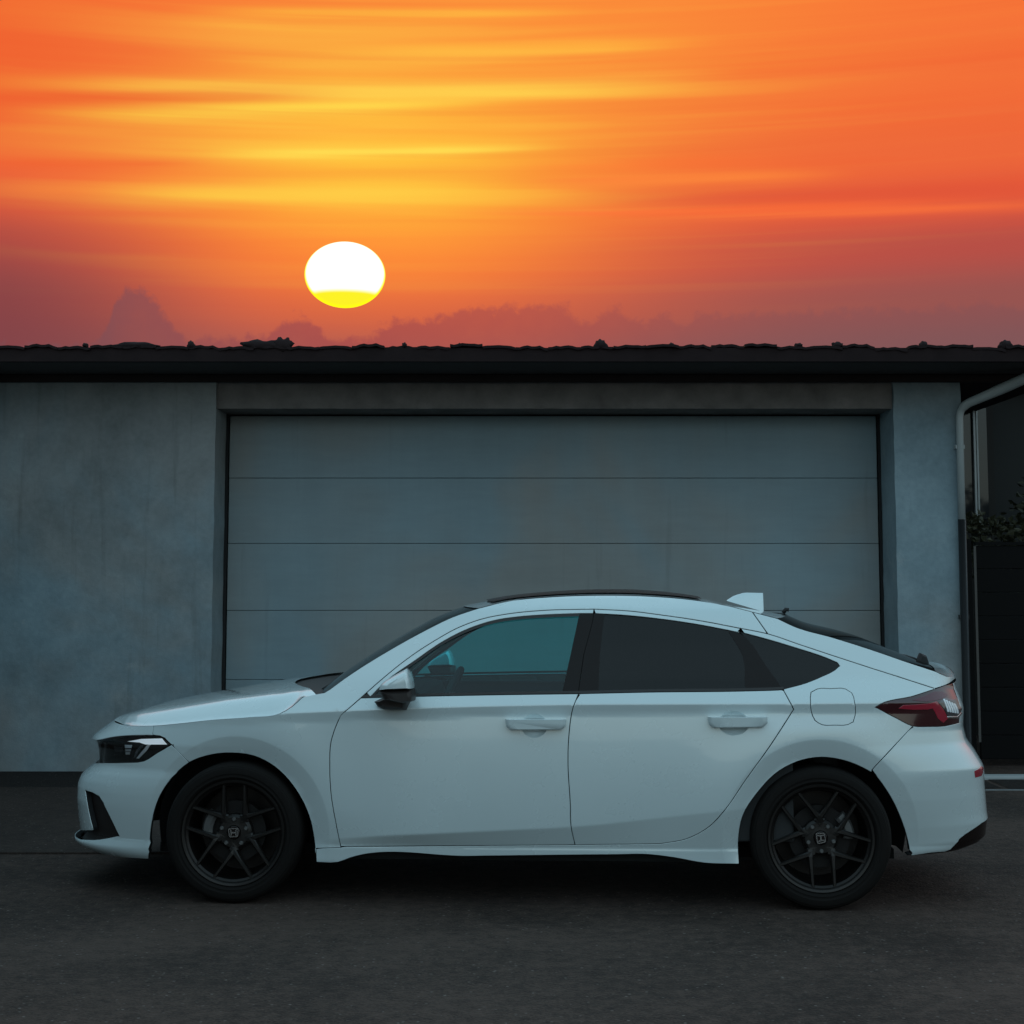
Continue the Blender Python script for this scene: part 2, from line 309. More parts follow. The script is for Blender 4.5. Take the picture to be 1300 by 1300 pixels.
NOSE=[]; TAIL=[]
NF,NR=3.6,5.0
def skin(phi,z,off=0.0):
    phi=np.asarray(phi,float); z=np.asarray(z,float)
    def raw(phi,z):
        xf=smooth(z,NOSE,.006); xr=smooth(z,TAIL,.006)
        b=sstep(.55,1.2,phi); xf=xf*(1-b)-2.2*b; b=sstep(PI-.55,PI-1.2,phi); xr=xr*(1-b)+2.16*b; c=.5*(xf+xr); a=.5*(xr-xf)
        n=NF+(NR-NF)*sstep(1.2,1.9,phi)
        co,si=np.abs(np.cos(phi))+1e-9,np.abs(np.sin(phi))+1e-9
        r=(co**n+si**n)**(-1/n)
        x=c-a*r*np.cos(phi); y=-half_width(x,z)*r*np.sin(phi)
        return np.stack([x,y,z+0*x],-1)
    p=raw(phi,z)
    e=2e-3
    du=raw(phi+e,z)-raw(phi-e,z); dv=raw(phi,z+e)-raw(phi,z-e)
    nn=np.cross(du,dv); nn/=np.linalg.norm(nn,axis=-1,keepdims=True)+1e-12
    return p+off*nn, nn

NOSE[:]=[(0.05, -2.0479), (0.1133, -2.0479), (0.1418, -2.1591), (0.1744, -2.2496), (0.2094, -2.3194), (0.2288, -2.3237), (0.2524, -2.2888), (0.3302, -2.3008), (0.4122, -2.3101), (0.4874, -2.3062), (0.5266, -2.2921), (0.5619, -2.2626), (0.5928, -2.215), (0.6554, -2.2206), (0.6951, -2.2268), (0.7185, -2.2434), (0.7534, -2.1964), (0.8047, -2.1232), (0.8447, -2.0932), (1.6, -2.0732)]
TAIL[:]=[(0.05, 1.9917), (0.1741, 1.9917), (0.2059, 2.053), (0.2439, 2.1887), (0.2815, 2.233), (0.3588, 2.2416), (0.3968, 2.2344), (0.5297, 2.2227), (0.6173, 2.2204), (0.695, 2.1765), (0.7472, 2.1394), (0.8071, 2.1265), (0.8671, 2.1311), (0.8972, 2.1326), (1.0011, 2.0972), (1.027, 2.1049), (1.0643, 2.1169), (1.6, 2.0969)]
D={"hood_edge":[[0.0,0.8044],[0.0443,0.8044],[0.0886,0.8044],[0.133,0.8044],[0.1773,0.8044],[0.2216,0.8044],[0.2659,0.8044],[0.3102,0.8044],[0.3546,0.8044],[0.3989,0.8044],[0.4432,0.8044],[0.6228,0.7992],[0.6677,0.7987],[0.7012,0.8004],[0.735,0.8029],[0.7642,0.8064],[0.7861,0.8099],[0.8066,0.814],[0.8258,0.8185],[0.8441,0.8228],[0.8618,0.8272],[0.8788,0.8318],[0.8952,0.8363],[0.9113,0.8406],[0.9271,0.8445],[0.9422,0.8477],[0.9572,0.8505],[0.9718,0.8529],[0.9861,0.8554],[1.0002,0.858],[1.014,0.8611],[1.0269,0.8634],[1.0399,0.8648],[1.0525,0.8669],[1.0648,0.8713],[1.0763,0.8795],[1.0891,0.8945],[1.1008,0.9129],[1.1107,0.9332],[1.1202,0.955]],
"beak":[[0.0,0.8044],[0.0443,0.8044],[0.0886,0.8044],[0.133,0.8044],[0.1773,0.8044],[0.2216,0.8044],[0.2659,0.8044],[0.3102,0.8044],[0.3546,0.8044],[0.3989,0.8044],[0.4432,0.8044],[0.6228,0.7992],[0.6677,0.7987],[0.7012,0.8004],[0.735,0.8029],[0.7642,0.8064],[0.7902,0.7644],[0.7697,0.7635],[0.7488,0.7609],[0.7275,0.7583],[0.7047,0.7551],[0.6805,0.751],[0.6551,0.7455],[0.6288,0.7382],[0.6,0.728],[0.5544,0.7153],[0.4851,0.7153],[0.4158,0.7153],[0.3465,0.7153],[0.2772,0.7153],[0.2079,0.7153],[0.1386,0.7153],[0.0693,0.7153],[0.0,0.7153]],
"bumper_front":[[0.0,0.5946],[0.0573,0.5946],[0.1145,0.5946],[0.1718,0.5946],[0.229,0.5946],[0.2863,0.5946],[0.3435,0.5946],[0.4007,0.5946],[0.458,0.5946],[0.5708,0.6073],[0.6204,0.6126],[0.6562,0.6163],[0.6854,0.6197],[0.7105,0.6232],[0.7366,0.6264],[0.76,0.6299],[0.7805,0.6381],[0.7955,0.6511],[0.8093,0.6675],[0.8227,0.6835],[0.8422,0.7033],[0.86,0.7225],[0.8694,0.7026],[0.8782,0.6826],[0.8871,0.662],[0.8958,0.6412],[0.8828,0.622],[0.8702,0.5996],[0.8646,0.5758],[0.8614,0.5508],[0.8571,0.5239],[0.8516,0.4954],[0.8458,0.4661],[0.8415,0.4408],[0.8379,0.4145],[0.834,0.3876],[0.8304,0.3603],[0.8271,0.3331],[0.8237,0.3018],[0.821,0.2703],[0.8252,0.2401],[0.8275,0.2093],[0.8059,0.1746],[0.7335,0.1701],[0.6418,0.1701],[0.5501,0.1701],[0.4584,0.1701],[0.3668,0.1701],[0.2751,0.1701],[0.1834,0.1701],[0.0917,0.1701],[0.0,0.1701],[0.0,0.2349],[0.0946,0.2349],[0.1892,0.2349],[0.2838,0.2349],[0.3785,0.2349],[0.4731,0.2349],[0.5677,0.2349],[0.611,0.2398],[0.6438,0.244],[0.6673,0.25],[0.6908,0.2581],[0.7147,0.267],[0.7366,0.2753],[0.7303,0.2991],[0.724,0.3229],[0.7171,0.3467],[0.7096,0.3702],[0.7015,0.3935],[0.6892,0.4284],[0.6696,0.4575],[0.6356,0.4701],[0.5834,0.476],[0.5955,0.443],[0.6055,0.4098],[0.6098,0.3761],[0.6154,0.3457],[0.6212,0.3155],[0.6259,0.2851],[0.4863,0.263],[0.4052,0.263],[0.3242,0.263],[0.2432,0.263],[0.1621,0.263],[0.081,0.263],[0.0,0.263]],
"headlight":[[0.458,0.5946],[0.5708,0.6073],[0.6204,0.6126],[0.6562,0.6163],[0.6854,0.6197],[0.7105,0.6232],[0.7366,0.6264],[0.76,0.6299],[0.7805,0.6381],[0.7955,0.6511],[0.8093,0.6675],[0.8227,0.6835],[0.8422,0.7033],[0.86,0.7225],[0.831,0.7527],[0.8115,0.7624],[0.7902,0.7644],[0.7697,0.7635],[0.7488,0.7609],[0.7275,0.7583],[0.7047,0.7551],[0.6805,0.751],[0.6551,0.7455],[0.6288,0.7382],[0.6,0.728],[0.5544,0.7153]],
"vent":[[0.0,0.273],[0.4863,0.273],[0.6139,0.2851],[0.6092,0.3155],[0.6033999999999999,0.3457],[0.5978,0.3761],[0.5935,0.4098],[0.5835,0.443],[0.5714,0.476],[0.6356,0.4701],[0.6696,0.4575],[0.6892,0.4284],[0.7015,0.3935],[0.7096,0.3702],[0.7171,0.3467],[0.724,0.3229],[0.7303,0.2991],[0.7366,0.2753],[0.7366,0.2633],[0.7147,0.255],[0.6908,0.24609999999999999],[0.6673,0.238],[0.6438,0.23199999999999998],[0.611,0.2278],[0.5677,0.2229],[0.0,0.2229]],
"grille":[[0.0,0.7153],[0.0693,0.7153],[0.1386,0.7153],[0.2079,0.7153],[0.2772,0.7153],[0.3465,0.7153],[0.4158,0.7153],[0.4851,0.7153],[0.5544,0.7153],[0.458,0.5946],[0.4007,0.5946],[0.3435,0.5946],[0.2863,0.5946],[0.229,0.5946],[0.1718,0.5946],[0.1145,0.5946],[0.0573,0.5946],[0.0,0.5946]],
"fender":[[0.86,0.7225],[0.831,0.7527],[0.8115,0.7624],[0.7902,0.7644],[0.7642,0.8064],[0.7861,0.8099],[0.8066,0.814],[0.8258,0.8185],[0.8441,0.8228],[0.8618,0.8272],[0.8788,0.8318],[0.8952,0.8363],[0.9113,0.8406],[0.9271,0.8445],[0.9422,0.8477],[0.9572,0.8505],[0.9718,0.8529],[0.9861,0.8554],[1.0002,0.858],[1.014,0.8611],[1.0269,0.8634],[1.0399,0.8648],[1.0525,0.8669],[1.0648,0.8713],[1.0763,0.8795],[1.0891,0.8945],[1.1008,0.9129],[1.1107,0.9332],[1.1202,0.955],[1.1422,0.9673],[1.1643,0.9738],[1.1989,0.8728],[1.1945,0.8488],[1.1903,0.8252],[1.1866,0.8011],[1.1833,0.7758],[1.1807,0.75],[1.1793,0.7249],[1.1788,0.6994],[1.1788,0.6737],[1.1789,0.6482],[1.179,0.6213],[1.1793,0.5943],[1.1799,0.5674],[1.1807,0.5405],[1.1817,0.5137],[1.1831,0.4866],[1.1848,0.4596],[1.1868,0.4327],[1.1888,0.4057],[1.1909,0.3787],[1.193,0.3504],[1.1953,0.322],[1.1976,0.2935],[1.1997,0.2647],[1.1998,0.2604],[1.1877,0.2589],[1.1756,0.2572],[1.1632,0.2545],[1.1509,0.2519],[1.1511,0.223],[1.1492,0.256],[1.1473,0.2855],[1.1456,0.3161],[1.1435,0.3466],[1.1408,0.3766],[1.1373,0.4058],[1.1335,0.4302],[1.1292,0.4543],[1.1244,0.4778],[1.1191,0.5006],[1.1132,0.5225],[1.106,0.5462],[1.098,0.5692],[1.089,0.5911],[1.08,0.6113],[1.0706,0.6293],[1.061,0.6445],[1.0507,0.6583],[1.0401,0.67],[1.0292,0.6792],[1.0156,0.6862],[1.0015,0.6898],[0.9872,0.691],[0.9731,0.69],[0.9589,0.6867],[0.9446,0.6808],[0.9323,0.6739],[0.9199,0.6653],[0.9076,0.6545],[0.8958,0.6412],[0.8871,0.662],[0.8782,0.6826],[0.8694,0.7026],[0.86,0.7225]],
"rail":[[1.1989,0.8728],[1.2077,0.8911],[1.216,0.9086],[1.2241,0.9259],[1.2323,0.9433],[1.2405,0.9609],[1.2485,0.978],[1.2565,0.9951],[1.2645,1.0123],[1.2727,1.0292],[1.281,1.0461],[1.2893,1.0629],[1.2977,1.0795],[1.3063,1.096],[1.315,1.1122],[1.3239,1.128],[1.3333,1.1439],[1.3428,1.1595],[1.3526,1.1747],[1.3625,1.1897],[1.3726,1.2042],[1.3827,1.2184],[1.3926,1.2318],[1.4025,1.245],[1.4127,1.2579],[1.423,1.27],[1.4336,1.2812],[1.4463,1.2931],[1.4594,1.3039],[1.4727,1.3137],[1.4862,1.3223],[1.4993,1.3293],[1.5127,1.3351],[1.5262,1.3402],[1.5398,1.3448],[1.5527,1.3487],[1.5658,1.352],[1.5789,1.3548],[1.592,1.3573],[1.6051,1.3594],[1.6183,1.3614],[1.6306,1.3629],[1.643,1.3641],[1.6554,1.3649],[1.6677,1.3655],[1.68,1.3659],[1.6923,1.3663],[1.7046,1.3666],[1.7168,1.367],[1.7289,1.3676],[1.7419,1.3662],[1.7549,1.365],[1.7678,1.3638],[1.7807,1.3625],[1.7934,1.3607],[1.806,1.3585],[1.8192,1.3555],[1.8322,1.352],[1.8451,1.3481],[1.8578,1.3441],[1.8705,1.3401],[1.8818,1.3365],[1.8929,1.3328],[1.904,1.329],[1.915,1.3252],[1.9259,1.3211],[1.9367,1.317],[1.9474,1.3126],[1.9581,1.308],[1.9687,1.3032],[1.9793,1.2982],[1.9897,1.2931],[2.0001,1.288],[2.0105,1.2829],[2.0208,1.2779],[2.0309,1.273],[2.0409,1.2683],[2.0509,1.2634],[2.0608,1.2582],[2.0705,1.2521],[2.0449,1.3553],[2.0342,1.3624],[2.0235,1.3696],[2.0127,1.3766],[2.0019,1.383],[1.9903,1.3891],[1.9785,1.3947],[1.9666,1.3999],[1.9546,1.4046],[1.9425,1.4089],[1.9306,1.4127],[1.9185,1.416],[1.9063,1.4189],[1.894,1.4215],[1.8815,1.4237],[1.8689,1.4257],[1.8562,1.4275],[1.8449,1.4289],[1.8334,1.4301],[1.8219,1.4311],[1.8103,1.4319],[1.7985,1.4325],[1.7868,1.4329],[1.7749,1.4331],[1.763,1.4332],[1.751,1.4332],[1.739,1.433],[1.726,1.4327],[1.713,1.4322],[1.7,1.4316],[1.6869,1.4308],[1.6738,1.4298],[1.6606,1.4286],[1.6475,1.4271],[1.6343,1.4253],[1.6205,1.4233],[1.6066,1.4213],[1.5927,1.419],[1.5789,1.4164],[1.5651,1.4132],[1.5513,1.4093],[1.5378,1.4045],[1.5245,1.3987],[1.5114,1.3921],[1.4984,1.385],[1.4854,1.3777],[1.4725,1.3707],[1.4589,1.3607],[1.4452,1.3509],[1.4317,1.3407],[1.4185,1.3295],[1.4066,1.318],[1.395,1.3056],[1.3835,1.2927],[1.3722,1.2794],[1.361,1.2661],[1.3501,1.2531],[1.3393,1.2398],[1.3287,1.2264],[1.3182,1.2127],[1.3078,1.1989],[1.2974,1.185],[1.2878,1.1719],[1.2784,1.1587],[1.2689,1.1455],[1.2596,1.1321],[1.2504,1.1185],[1.2413,1.1049],[1.2322,1.091],[1.2233,1.0769],[1.2146,1.0627],[1.2059,1.0482],[1.1954,1.0299],[1.185,1.0113],[1.1746,0.9925],[1.1643,0.9738]],
"hatch_side":[[2.0705,1.2521],[2.0803,1.2449],[2.0899,1.2369],[2.0994,1.2282],[2.1088,1.2193],[2.1182,1.2104],[2.1276,1.2018],[2.1376,1.1931],[2.1475,1.1843],[2.1574,1.1755],[2.1674,1.1668],[2.1774,1.1581],[2.1874,1.1494],[2.1974,1.141],[2.2074,1.1325],[2.2175,1.1241],[2.2278,1.1157],[2.2382,1.1073],[2.2487,1.0989],[2.2594,1.0904],[2.2718,1.0812],[2.2844,1.0719],[2.2978,1.0626],[2.3123,1.0532],[2.3277,1.0437],[2.3428,1.0348],[2.3593,1.0258],[2.3773,1.0166],[2.3976,1.0072],[2.4196,0.9976],[2.4798,1.0101],[2.5566,1.029],[2.5856,1.0345],[2.4772,1.0498],[2.4412,1.0626],[2.4165,1.0763],[2.3966,1.0854],[2.379,1.0944],[2.3629,1.1033],[2.348,1.1121],[2.3341,1.1209],[2.321,1.1298],[2.3084,1.1391],[2.2962,1.1484],[2.2845,1.1577],[2.2731,1.1668],[2.2621,1.1755],[2.2513,1.1842],[2.2406,1.1927],[2.2302,1.2011],[2.2199,1.2094],[2.2097,1.2176],[2.1995,1.2257],[2.1895,1.2336],[2.1792,1.2412],[2.169,1.2481],[2.1587,1.2548],[2.1484,1.2617],[2.1383,1.2691],[2.1284,1.2775],[2.1187,1.2873],[2.109,1.2989],[2.0995,1.3115],[2.0899,1.3241],[2.0787,1.3319],[2.0675,1.3397],[2.0562,1.3475],[2.0449,1.3553]],
"door_f":[[1.1989,0.8728],[1.1945,0.8488],[1.1903,0.8252],[1.1866,0.8011],[1.1833,0.7758],[1.1807,0.75],[1.1793,0.7249],[1.1788,0.6994],[1.1788,0.6737],[1.1789,0.6482],[1.179,0.6213],[1.1793,0.5943],[1.1799,0.5674],[1.1807,0.5405],[1.1817,0.5137],[1.1831,0.4866],[1.1848,0.4596],[1.1868,0.4327],[1.1888,0.4057],[1.1909,0.3787],[1.193,0.3504],[1.1953,0.322],[1.1976,0.2935],[1.1997,0.2647],[1.2107,0.2652],[1.2216,0.2657],[1.2326,0.2661],[1.2436,0.2666],[1.2547,0.267],[1.2658,0.2675],[1.277,0.2679],[1.2882,0.2684],[1.2994,0.2688],[1.3107,0.2692],[1.322,0.2697],[1.3333,0.2701],[1.3447,0.2705],[1.3561,0.271],[1.3676,0.2714],[1.3791,0.2718],[1.3906,0.2723],[1.4022,0.2727],[1.4138,0.2731],[1.4254,0.2735],[1.4371,0.274],[1.449,0.2744],[1.4609,0.2749],[1.4728,0.2754],[1.4848,0.2758],[1.4967,0.2763],[1.5087,0.2768],[1.5207,0.2773],[1.5327,0.2777],[1.5447,0.2782],[1.5567,0.2787],[1.5688,0.2792],[1.5808,0.2797],[1.5928,0.2802],[1.6048,0.2807],[1.6167,0.2812],[1.6287,0.2816],[1.6406,0.2821],[1.6525,0.2826],[1.6644,0.2831],[1.6762,0.2835],[1.6881,0.284],[1.6852,0.3128],[1.6824,0.3416],[1.6803,0.3705],[1.6793,0.3955],[1.679,0.4207],[1.679,0.4459],[1.6788,0.4711],[1.6783,0.4971],[1.6776,0.5231],[1.6767,0.5491],[1.6759,0.5751],[1.6752,0.601],[1.6746,0.627],[1.6742,0.653],[1.6742,0.679],[1.6744,0.7095],[1.6748,0.7401],[1.6756,0.7707],[1.6768,0.8011],[1.6782,0.8305],[1.6799,0.8599],[1.6822,0.8891],[1.6856,0.918],[1.6909,0.9488],[1.6968,0.9787],[1.6847,0.9783],[1.6727,0.9778],[1.6606,0.9773],[1.6484,0.9769],[1.6363,0.9764],[1.6241,0.976],[1.6119,0.9755],[1.5996,0.9751],[1.5874,0.9746],[1.5751,0.9741],[1.5629,0.9736],[1.5506,0.9731],[1.5383,0.9726],[1.5261,0.9721],[1.5138,0.9715],[1.502,0.971],[1.4901,0.9704],[1.4783,0.9698],[1.4664,0.9692],[1.4546,0.9687],[1.4428,0.968],[1.4311,0.9674],[1.4194,0.9668],[1.4077,0.9661],[1.396,0.9655],[1.3844,0.9648],[1.3728,0.964],[1.3613,0.9633],[1.3498,0.9625],[1.3371,0.9616],[1.3245,0.9607],[1.312,0.9598],[1.2994,0.9588],[1.287,0.9578],[1.2746,0.9568],[1.2622,0.9558],[1.2499,0.9547],[1.2376,0.9537]],
"door_r":[[1.6968,0.9787],[1.6909,0.9488],[1.6856,0.918],[1.6822,0.8891],[1.6799,0.8599],[1.6782,0.8305],[1.6768,0.8011],[1.6756,0.7707],[1.6748,0.7401],[1.6744,0.7095],[1.6742,0.679],[1.6742,0.653],[1.6746,0.627],[1.6752,0.601],[1.6759,0.5751],[1.6767,0.5491],[1.6776,0.5231],[1.6783,0.4971],[1.6788,0.4711],[1.679,0.4459],[1.679,0.4207],[1.6793,0.3955],[1.6803,0.3705],[1.6824,0.3416],[1.6852,0.3128],[1.6881,0.284],[1.6999,0.2846],[1.7118,0.2851],[1.7235,0.2857],[1.7353,0.2863],[1.747,0.2869],[1.7586,0.2874],[1.7702,0.288],[1.7817,0.2885],[1.7932,0.2891],[1.8046,0.2897],[1.8159,0.2902],[1.8272,0.2908],[1.8384,0.2913],[1.8495,0.2919],[1.8606,0.2924],[1.8737,0.2979],[1.8868,0.3027],[1.8996,0.3088],[1.9119,0.3178],[1.9228,0.329],[1.9333,0.3423],[1.9434,0.3575],[1.9527,0.3746],[1.9611,0.3938],[1.9688,0.415],[1.9761,0.4374],[1.9831,0.4596],[1.9894,0.4799],[1.9953,0.5007],[2.001,0.522],[2.0065,0.5436],[2.012,0.5652],[2.0176,0.5865],[2.0237,0.6088],[2.03,0.6311],[2.0363,0.6533],[2.0427,0.6755],[2.0491,0.6977],[2.0556,0.7199],[2.0621,0.7423],[2.0678,0.7631],[2.0734,0.784],[2.079,0.805],[2.0845,0.826],[2.0898,0.847],[2.0952,0.868],[2.1006,0.8891],[2.1061,0.9105],[2.1016,0.9387],[2.0967,0.9678],[2.0917,0.9966],[2.0876,0.9994],[2.0768,0.9978],[2.0661,0.9967],[2.0552,0.9959],[2.0444,0.9952],[2.0335,0.9945],[2.0226,0.9938],[2.0123,0.9931],[2.0019,0.9925],[1.9915,0.992],[1.981,0.9915],[1.9706,0.9911],[1.96,0.9908],[1.9494,0.9905],[1.9388,0.9902],[1.9281,0.9899],[1.9173,0.9897],[1.9065,0.9894],[1.8956,0.9891],[1.8846,0.9888],[1.8735,0.9884],[1.8624,0.9881],[1.8511,0.9876],[1.8399,0.9871],[1.8283,0.9865],[1.8166,0.9858],[1.8049,0.9852],[1.7931,0.9845],[1.7813,0.9838],[1.7694,0.9831],[1.7574,0.9824],[1.7454,0.9816],[1.7333,0.9809],[1.7212,0.9802],[1.709,0.9794],[1.6968,0.9787]],
"quarter":[[1.8606,0.2924],[1.8737,0.2979],[1.8868,0.3027],[1.8996,0.3088],[1.9119,0.3178],[1.9228,0.329],[1.9333,0.3423],[1.9434,0.3575],[1.9527,0.3746],[1.9611,0.3938],[1.9688,0.415],[1.9761,0.4374],[1.9831,0.4596],[1.9894,0.4799],[1.9953,0.5007],[2.001,0.522],[2.0065,0.5436],[2.012,0.5652],[2.0176,0.5865],[2.0237,0.6088],[2.03,0.6311],[2.0363,0.6533],[2.0427,0.6755],[2.0491,0.6977],[2.0556,0.7199],[2.0621,0.7423],[2.0678,0.7631],[2.0734,0.784],[2.079,0.805],[2.0845,0.826],[2.0898,0.847],[2.0952,0.868],[2.1006,0.8891],[2.1061,0.9105],[2.1016,0.9387],[2.0967,0.9678],[2.0917,0.9966],[2.092,1.0028],[2.102,1.009],[2.1119,1.015],[2.1219,1.0214],[2.1317,1.0289],[2.1422,1.0384],[2.1527,1.0489],[2.1629,1.0603],[2.1742,1.0722],[2.185,1.0869],[2.1944,1.1064],[2.1906,1.1207],[2.1783,1.1351],[2.1681,1.1459],[2.1576,1.1558],[2.1471,1.165],[2.1365,1.1737],[2.1259,1.1823],[2.1153,1.191],[2.104,1.2003],[2.0927,1.2095],[2.0813,1.2184],[2.0698,1.227],[2.0593,1.2345],[2.0488,1.2417],[2.0382,1.2488],[2.0275,1.256],[2.0208,1.2779],[2.0309,1.273],[2.0409,1.2683],[2.0509,1.2634],[2.0608,1.2582],[2.0705,1.2521],[2.0803,1.2449],[2.0899,1.2369],[2.0994,1.2282],[2.1088,1.2193],[2.1182,1.2104],[2.1276,1.2018],[2.1376,1.1931],[2.1475,1.1843],[2.1574,1.1755],[2.1674,1.1668],[2.1774,1.1581],[2.1874,1.1494],[2.1974,1.141],[2.2074,1.1325],[2.2175,1.1241],[2.2278,1.1157],[2.2382,1.1073],[2.2487,1.0989],[2.2594,1.0904],[2.2718,1.0812],[2.2844,1.0719],[2.2978,1.0626],[2.3123,1.0532],[2.3277,1.0437],[2.3428,1.0348],[2.3593,1.0258],[2.3773,1.0166],[2.3976,1.0072],[2.4196,0.9976],[2.419,0.9958],[2.3953,0.9888],[2.375,0.9815],[2.3569,0.9742],[2.3404,0.9672],[2.3256,0.962],[2.3117,0.9582],[2.2985,0.9547],[2.2859,0.9503],[2.274,0.9438],[2.263,0.9336],[2.2525,0.9193],[2.2621,0.9062],[2.272,0.893],[2.2828,0.8801],[2.294,0.8674],[2.3055,0.8538],[2.3177,0.8404],[2.3309,0.8305],[2.3211,0.811],[2.3104,0.7916],[2.2999,0.7723],[2.2899,0.7529],[2.2788,0.7335],[2.2677,0.7141],[2.2573,0.6947],[2.2479,0.6749],[2.2391,0.6544],[2.2307,0.6338],[2.2298,0.621],[2.2228,0.6336],[2.2144,0.6467],[2.2057,0.6584],[2.1966,0.6686],[2.1872,0.677],[2.178,0.6833],[2.1686,0.6883],[2.159,0.6914],[2.1493,0.6923],[2.1387,0.6907],[2.1279,0.6866],[2.1174,0.6803],[2.1071,0.6716],[2.0969,0.6605],[2.0871,0.6474],[2.0777,0.6326],[2.0688,0.6153],[2.0605,0.5956],[2.0527,0.5742],[2.0454,0.5516],[2.0383,0.5286],[2.0312,0.5041],[2.0244,0.4785],[2.0183,0.4518],[2.0136,0.4236],[2.0104,0.3953],[2.0083,0.3657],[2.007,0.3354],[2.0062,0.3053],[2.0061,0.2786],[2.0066,0.2531],[2.0076,0.2276],[2.0086,0.2023],[1.9978,0.2033],[1.987,0.2039],[1.9762,0.2042],[1.9655,0.2046],[1.9547,0.2056],[1.944,0.2076],[1.9323,0.2113],[1.9206,0.2162],[1.9088,0.2217],[1.8968,0.227],[1.8848,0.2315],[1.8731,0.2352],[1.8613,0.2386],[1.8494,0.2416],[1.8374,0.2437],[1.8262,0.2446],[1.815,0.2446],[1.8037,0.244],[1.7923,0.243],[1.7809,0.2421],[1.7694,0.2414],[1.758,0.241],[1.7465,0.2406],[1.7349,0.2402],[1.7233,0.2397],[1.7117,0.2392],[1.7,0.2387],[1.6883,0.2382],[1.6765,0.2377],[1.6647,0.2372],[1.6529,0.2367],[1.641,0.2361],[1.6291,0.2356],[1.6172,0.235],[1.6053,0.2345],[1.5933,0.2339],[1.5814,0.2333],[1.5694,0.2328],[1.5575,0.2322],[1.5455,0.2316],[1.5336,0.231],[1.5216,0.2304],[1.5097,0.2299],[1.4977,0.2293],[1.4858,0.2287],[1.4739,0.2281],[1.462,0.2275],[1.4501,0.2273],[1.4381,0.2277],[1.4261,0.2285],[1.4141,0.2298],[1.4021,0.2314],[1.3902,0.2332],[1.3782,0.2351],[1.3663,0.237],[1.3545,0.2387],[1.3427,0.2403],[1.3309,0.2415],[1.3193,0.2423],[1.3077,0.2426],[1.2962,0.2423],[1.2848,0.2412],[1.2735,0.2393],[1.2624,0.2365],[1.2513,0.2326],[1.2404,0.2276],[1.2296,0.2213],[1.2189,0.2137],[1.2068,0.2023],[1.1947,0.1924],[1.1807,0.1885],[1.1665,0.1893],[1.1522,0.1898],[1.1509,0.2508],[1.1632,0.2545],[1.1756,0.2572],[1.1877,0.2589],[1.1998,0.2604],[1.2107,0.2652],[1.2216,0.2657],[1.2326,0.2661],[1.2436,0.2666],[1.2547,0.267],[1.2658,0.2675],[1.277,0.2679],[1.2882,0.2684],[1.2994,0.2688],[1.3107,0.2692],[1.322,0.2697],[1.3333,0.2701],[1.3447,0.2705],[1.3561,0.271],[1.3676,0.2714],[1.3791,0.2718],[1.3906,0.2723],[1.4022,0.2727],[1.4138,0.2731],[1.4254,0.2735],[1.4371,0.274],[1.449,0.2744],[1.4609,0.2749],[1.4728,0.2754],[1.4848,0.2758],[1.4967,0.2763],[1.5087,0.2768],[1.5207,0.2773],[1.5327,0.2777],[1.5447,0.2782],[1.5567,0.2787],[1.5688,0.2792],[1.5808,0.2797],[1.5928,0.2802],[1.6048,0.2807],[1.6167,0.2812],[1.6287,0.2816],[1.6406,0.2821],[1.6525,0.2826],[1.6644,0.2831],[1.6762,0.2835],[1.6881,0.284],[1.6999,0.2846],[1.7118,0.2851],[1.7235,0.2857],[1.7353,0.2863],[1.747,0.2869],[1.7586,0.2874],[1.7702,0.288],[1.7817,0.2885],[1.7932,0.2891],[1.8046,0.2897],[1.8159,0.2902],[1.8272,0.2908],[1.8384,0.2913],[1.8495,0.2919]],
"rbumper":[[2.3309,0.8305],[2.3211,0.811],[2.3104,0.7916],[2.2999,0.7723],[2.2899,0.7529],[2.2788,0.7335],[2.2677,0.7141],[2.2573,0.6947],[2.2479,0.6749],[2.2391,0.6544],[2.2307,0.6338],[2.2384,0.599],[2.246,0.5723],[2.253,0.5444],[2.2585,0.5215],[2.2634,0.4978],[2.268,0.4731],[2.2723,0.4479],[2.2763,0.4224],[2.2803,0.3945],[2.2834,0.3661],[2.2873,0.3372],[2.2913,0.308],[2.2947,0.2818],[2.3027,0.256],[2.3217,0.2292],[2.3331,0.2325],[2.3452,0.2355],[2.3573,0.2387],[2.3766,0.2391],[2.3988,0.2392],[2.4078,0.2485],[2.409,0.271],[2.4156,0.2961],[2.4333,0.3147],[2.456,0.3301],[2.4838,0.3449],[2.5163,0.358],[2.5816,0.3661],[2.6749,0.3661],[2.7683,0.3661],[2.8616,0.3661],[2.9549,0.3661],[3.0483,0.3661],[3.1416,0.3661],[3.1416,0.8309],[3.0395,0.8309],[2.9375,0.8309],[2.8354,0.8309],[2.7334,0.8309],[2.6313,0.8309],[2.5293,0.8309],[2.4725,0.8273],[2.4362,0.8233],[2.4031,0.823],[2.3758,0.8249],[2.3596,0.8254],[2.3445,0.8265],[2.3309,0.8305]],
"valance":[[2.3217,0.2292],[2.3331,0.2325],[2.3452,0.2355],[2.3573,0.2387],[2.3766,0.2391],[2.3988,0.2392],[2.4078,0.2485],[2.409,0.271],[2.4156,0.2961],[2.4333,0.3147],[2.456,0.3301],[2.4838,0.3449],[2.5163,0.358],[2.5816,0.3661],[2.6749,0.3661],[2.7683,0.3661],[2.8616,0.3661],[2.9549,0.3661],[3.0483,0.3661],[3.1416,0.3661],[3.1416,0.2292]],
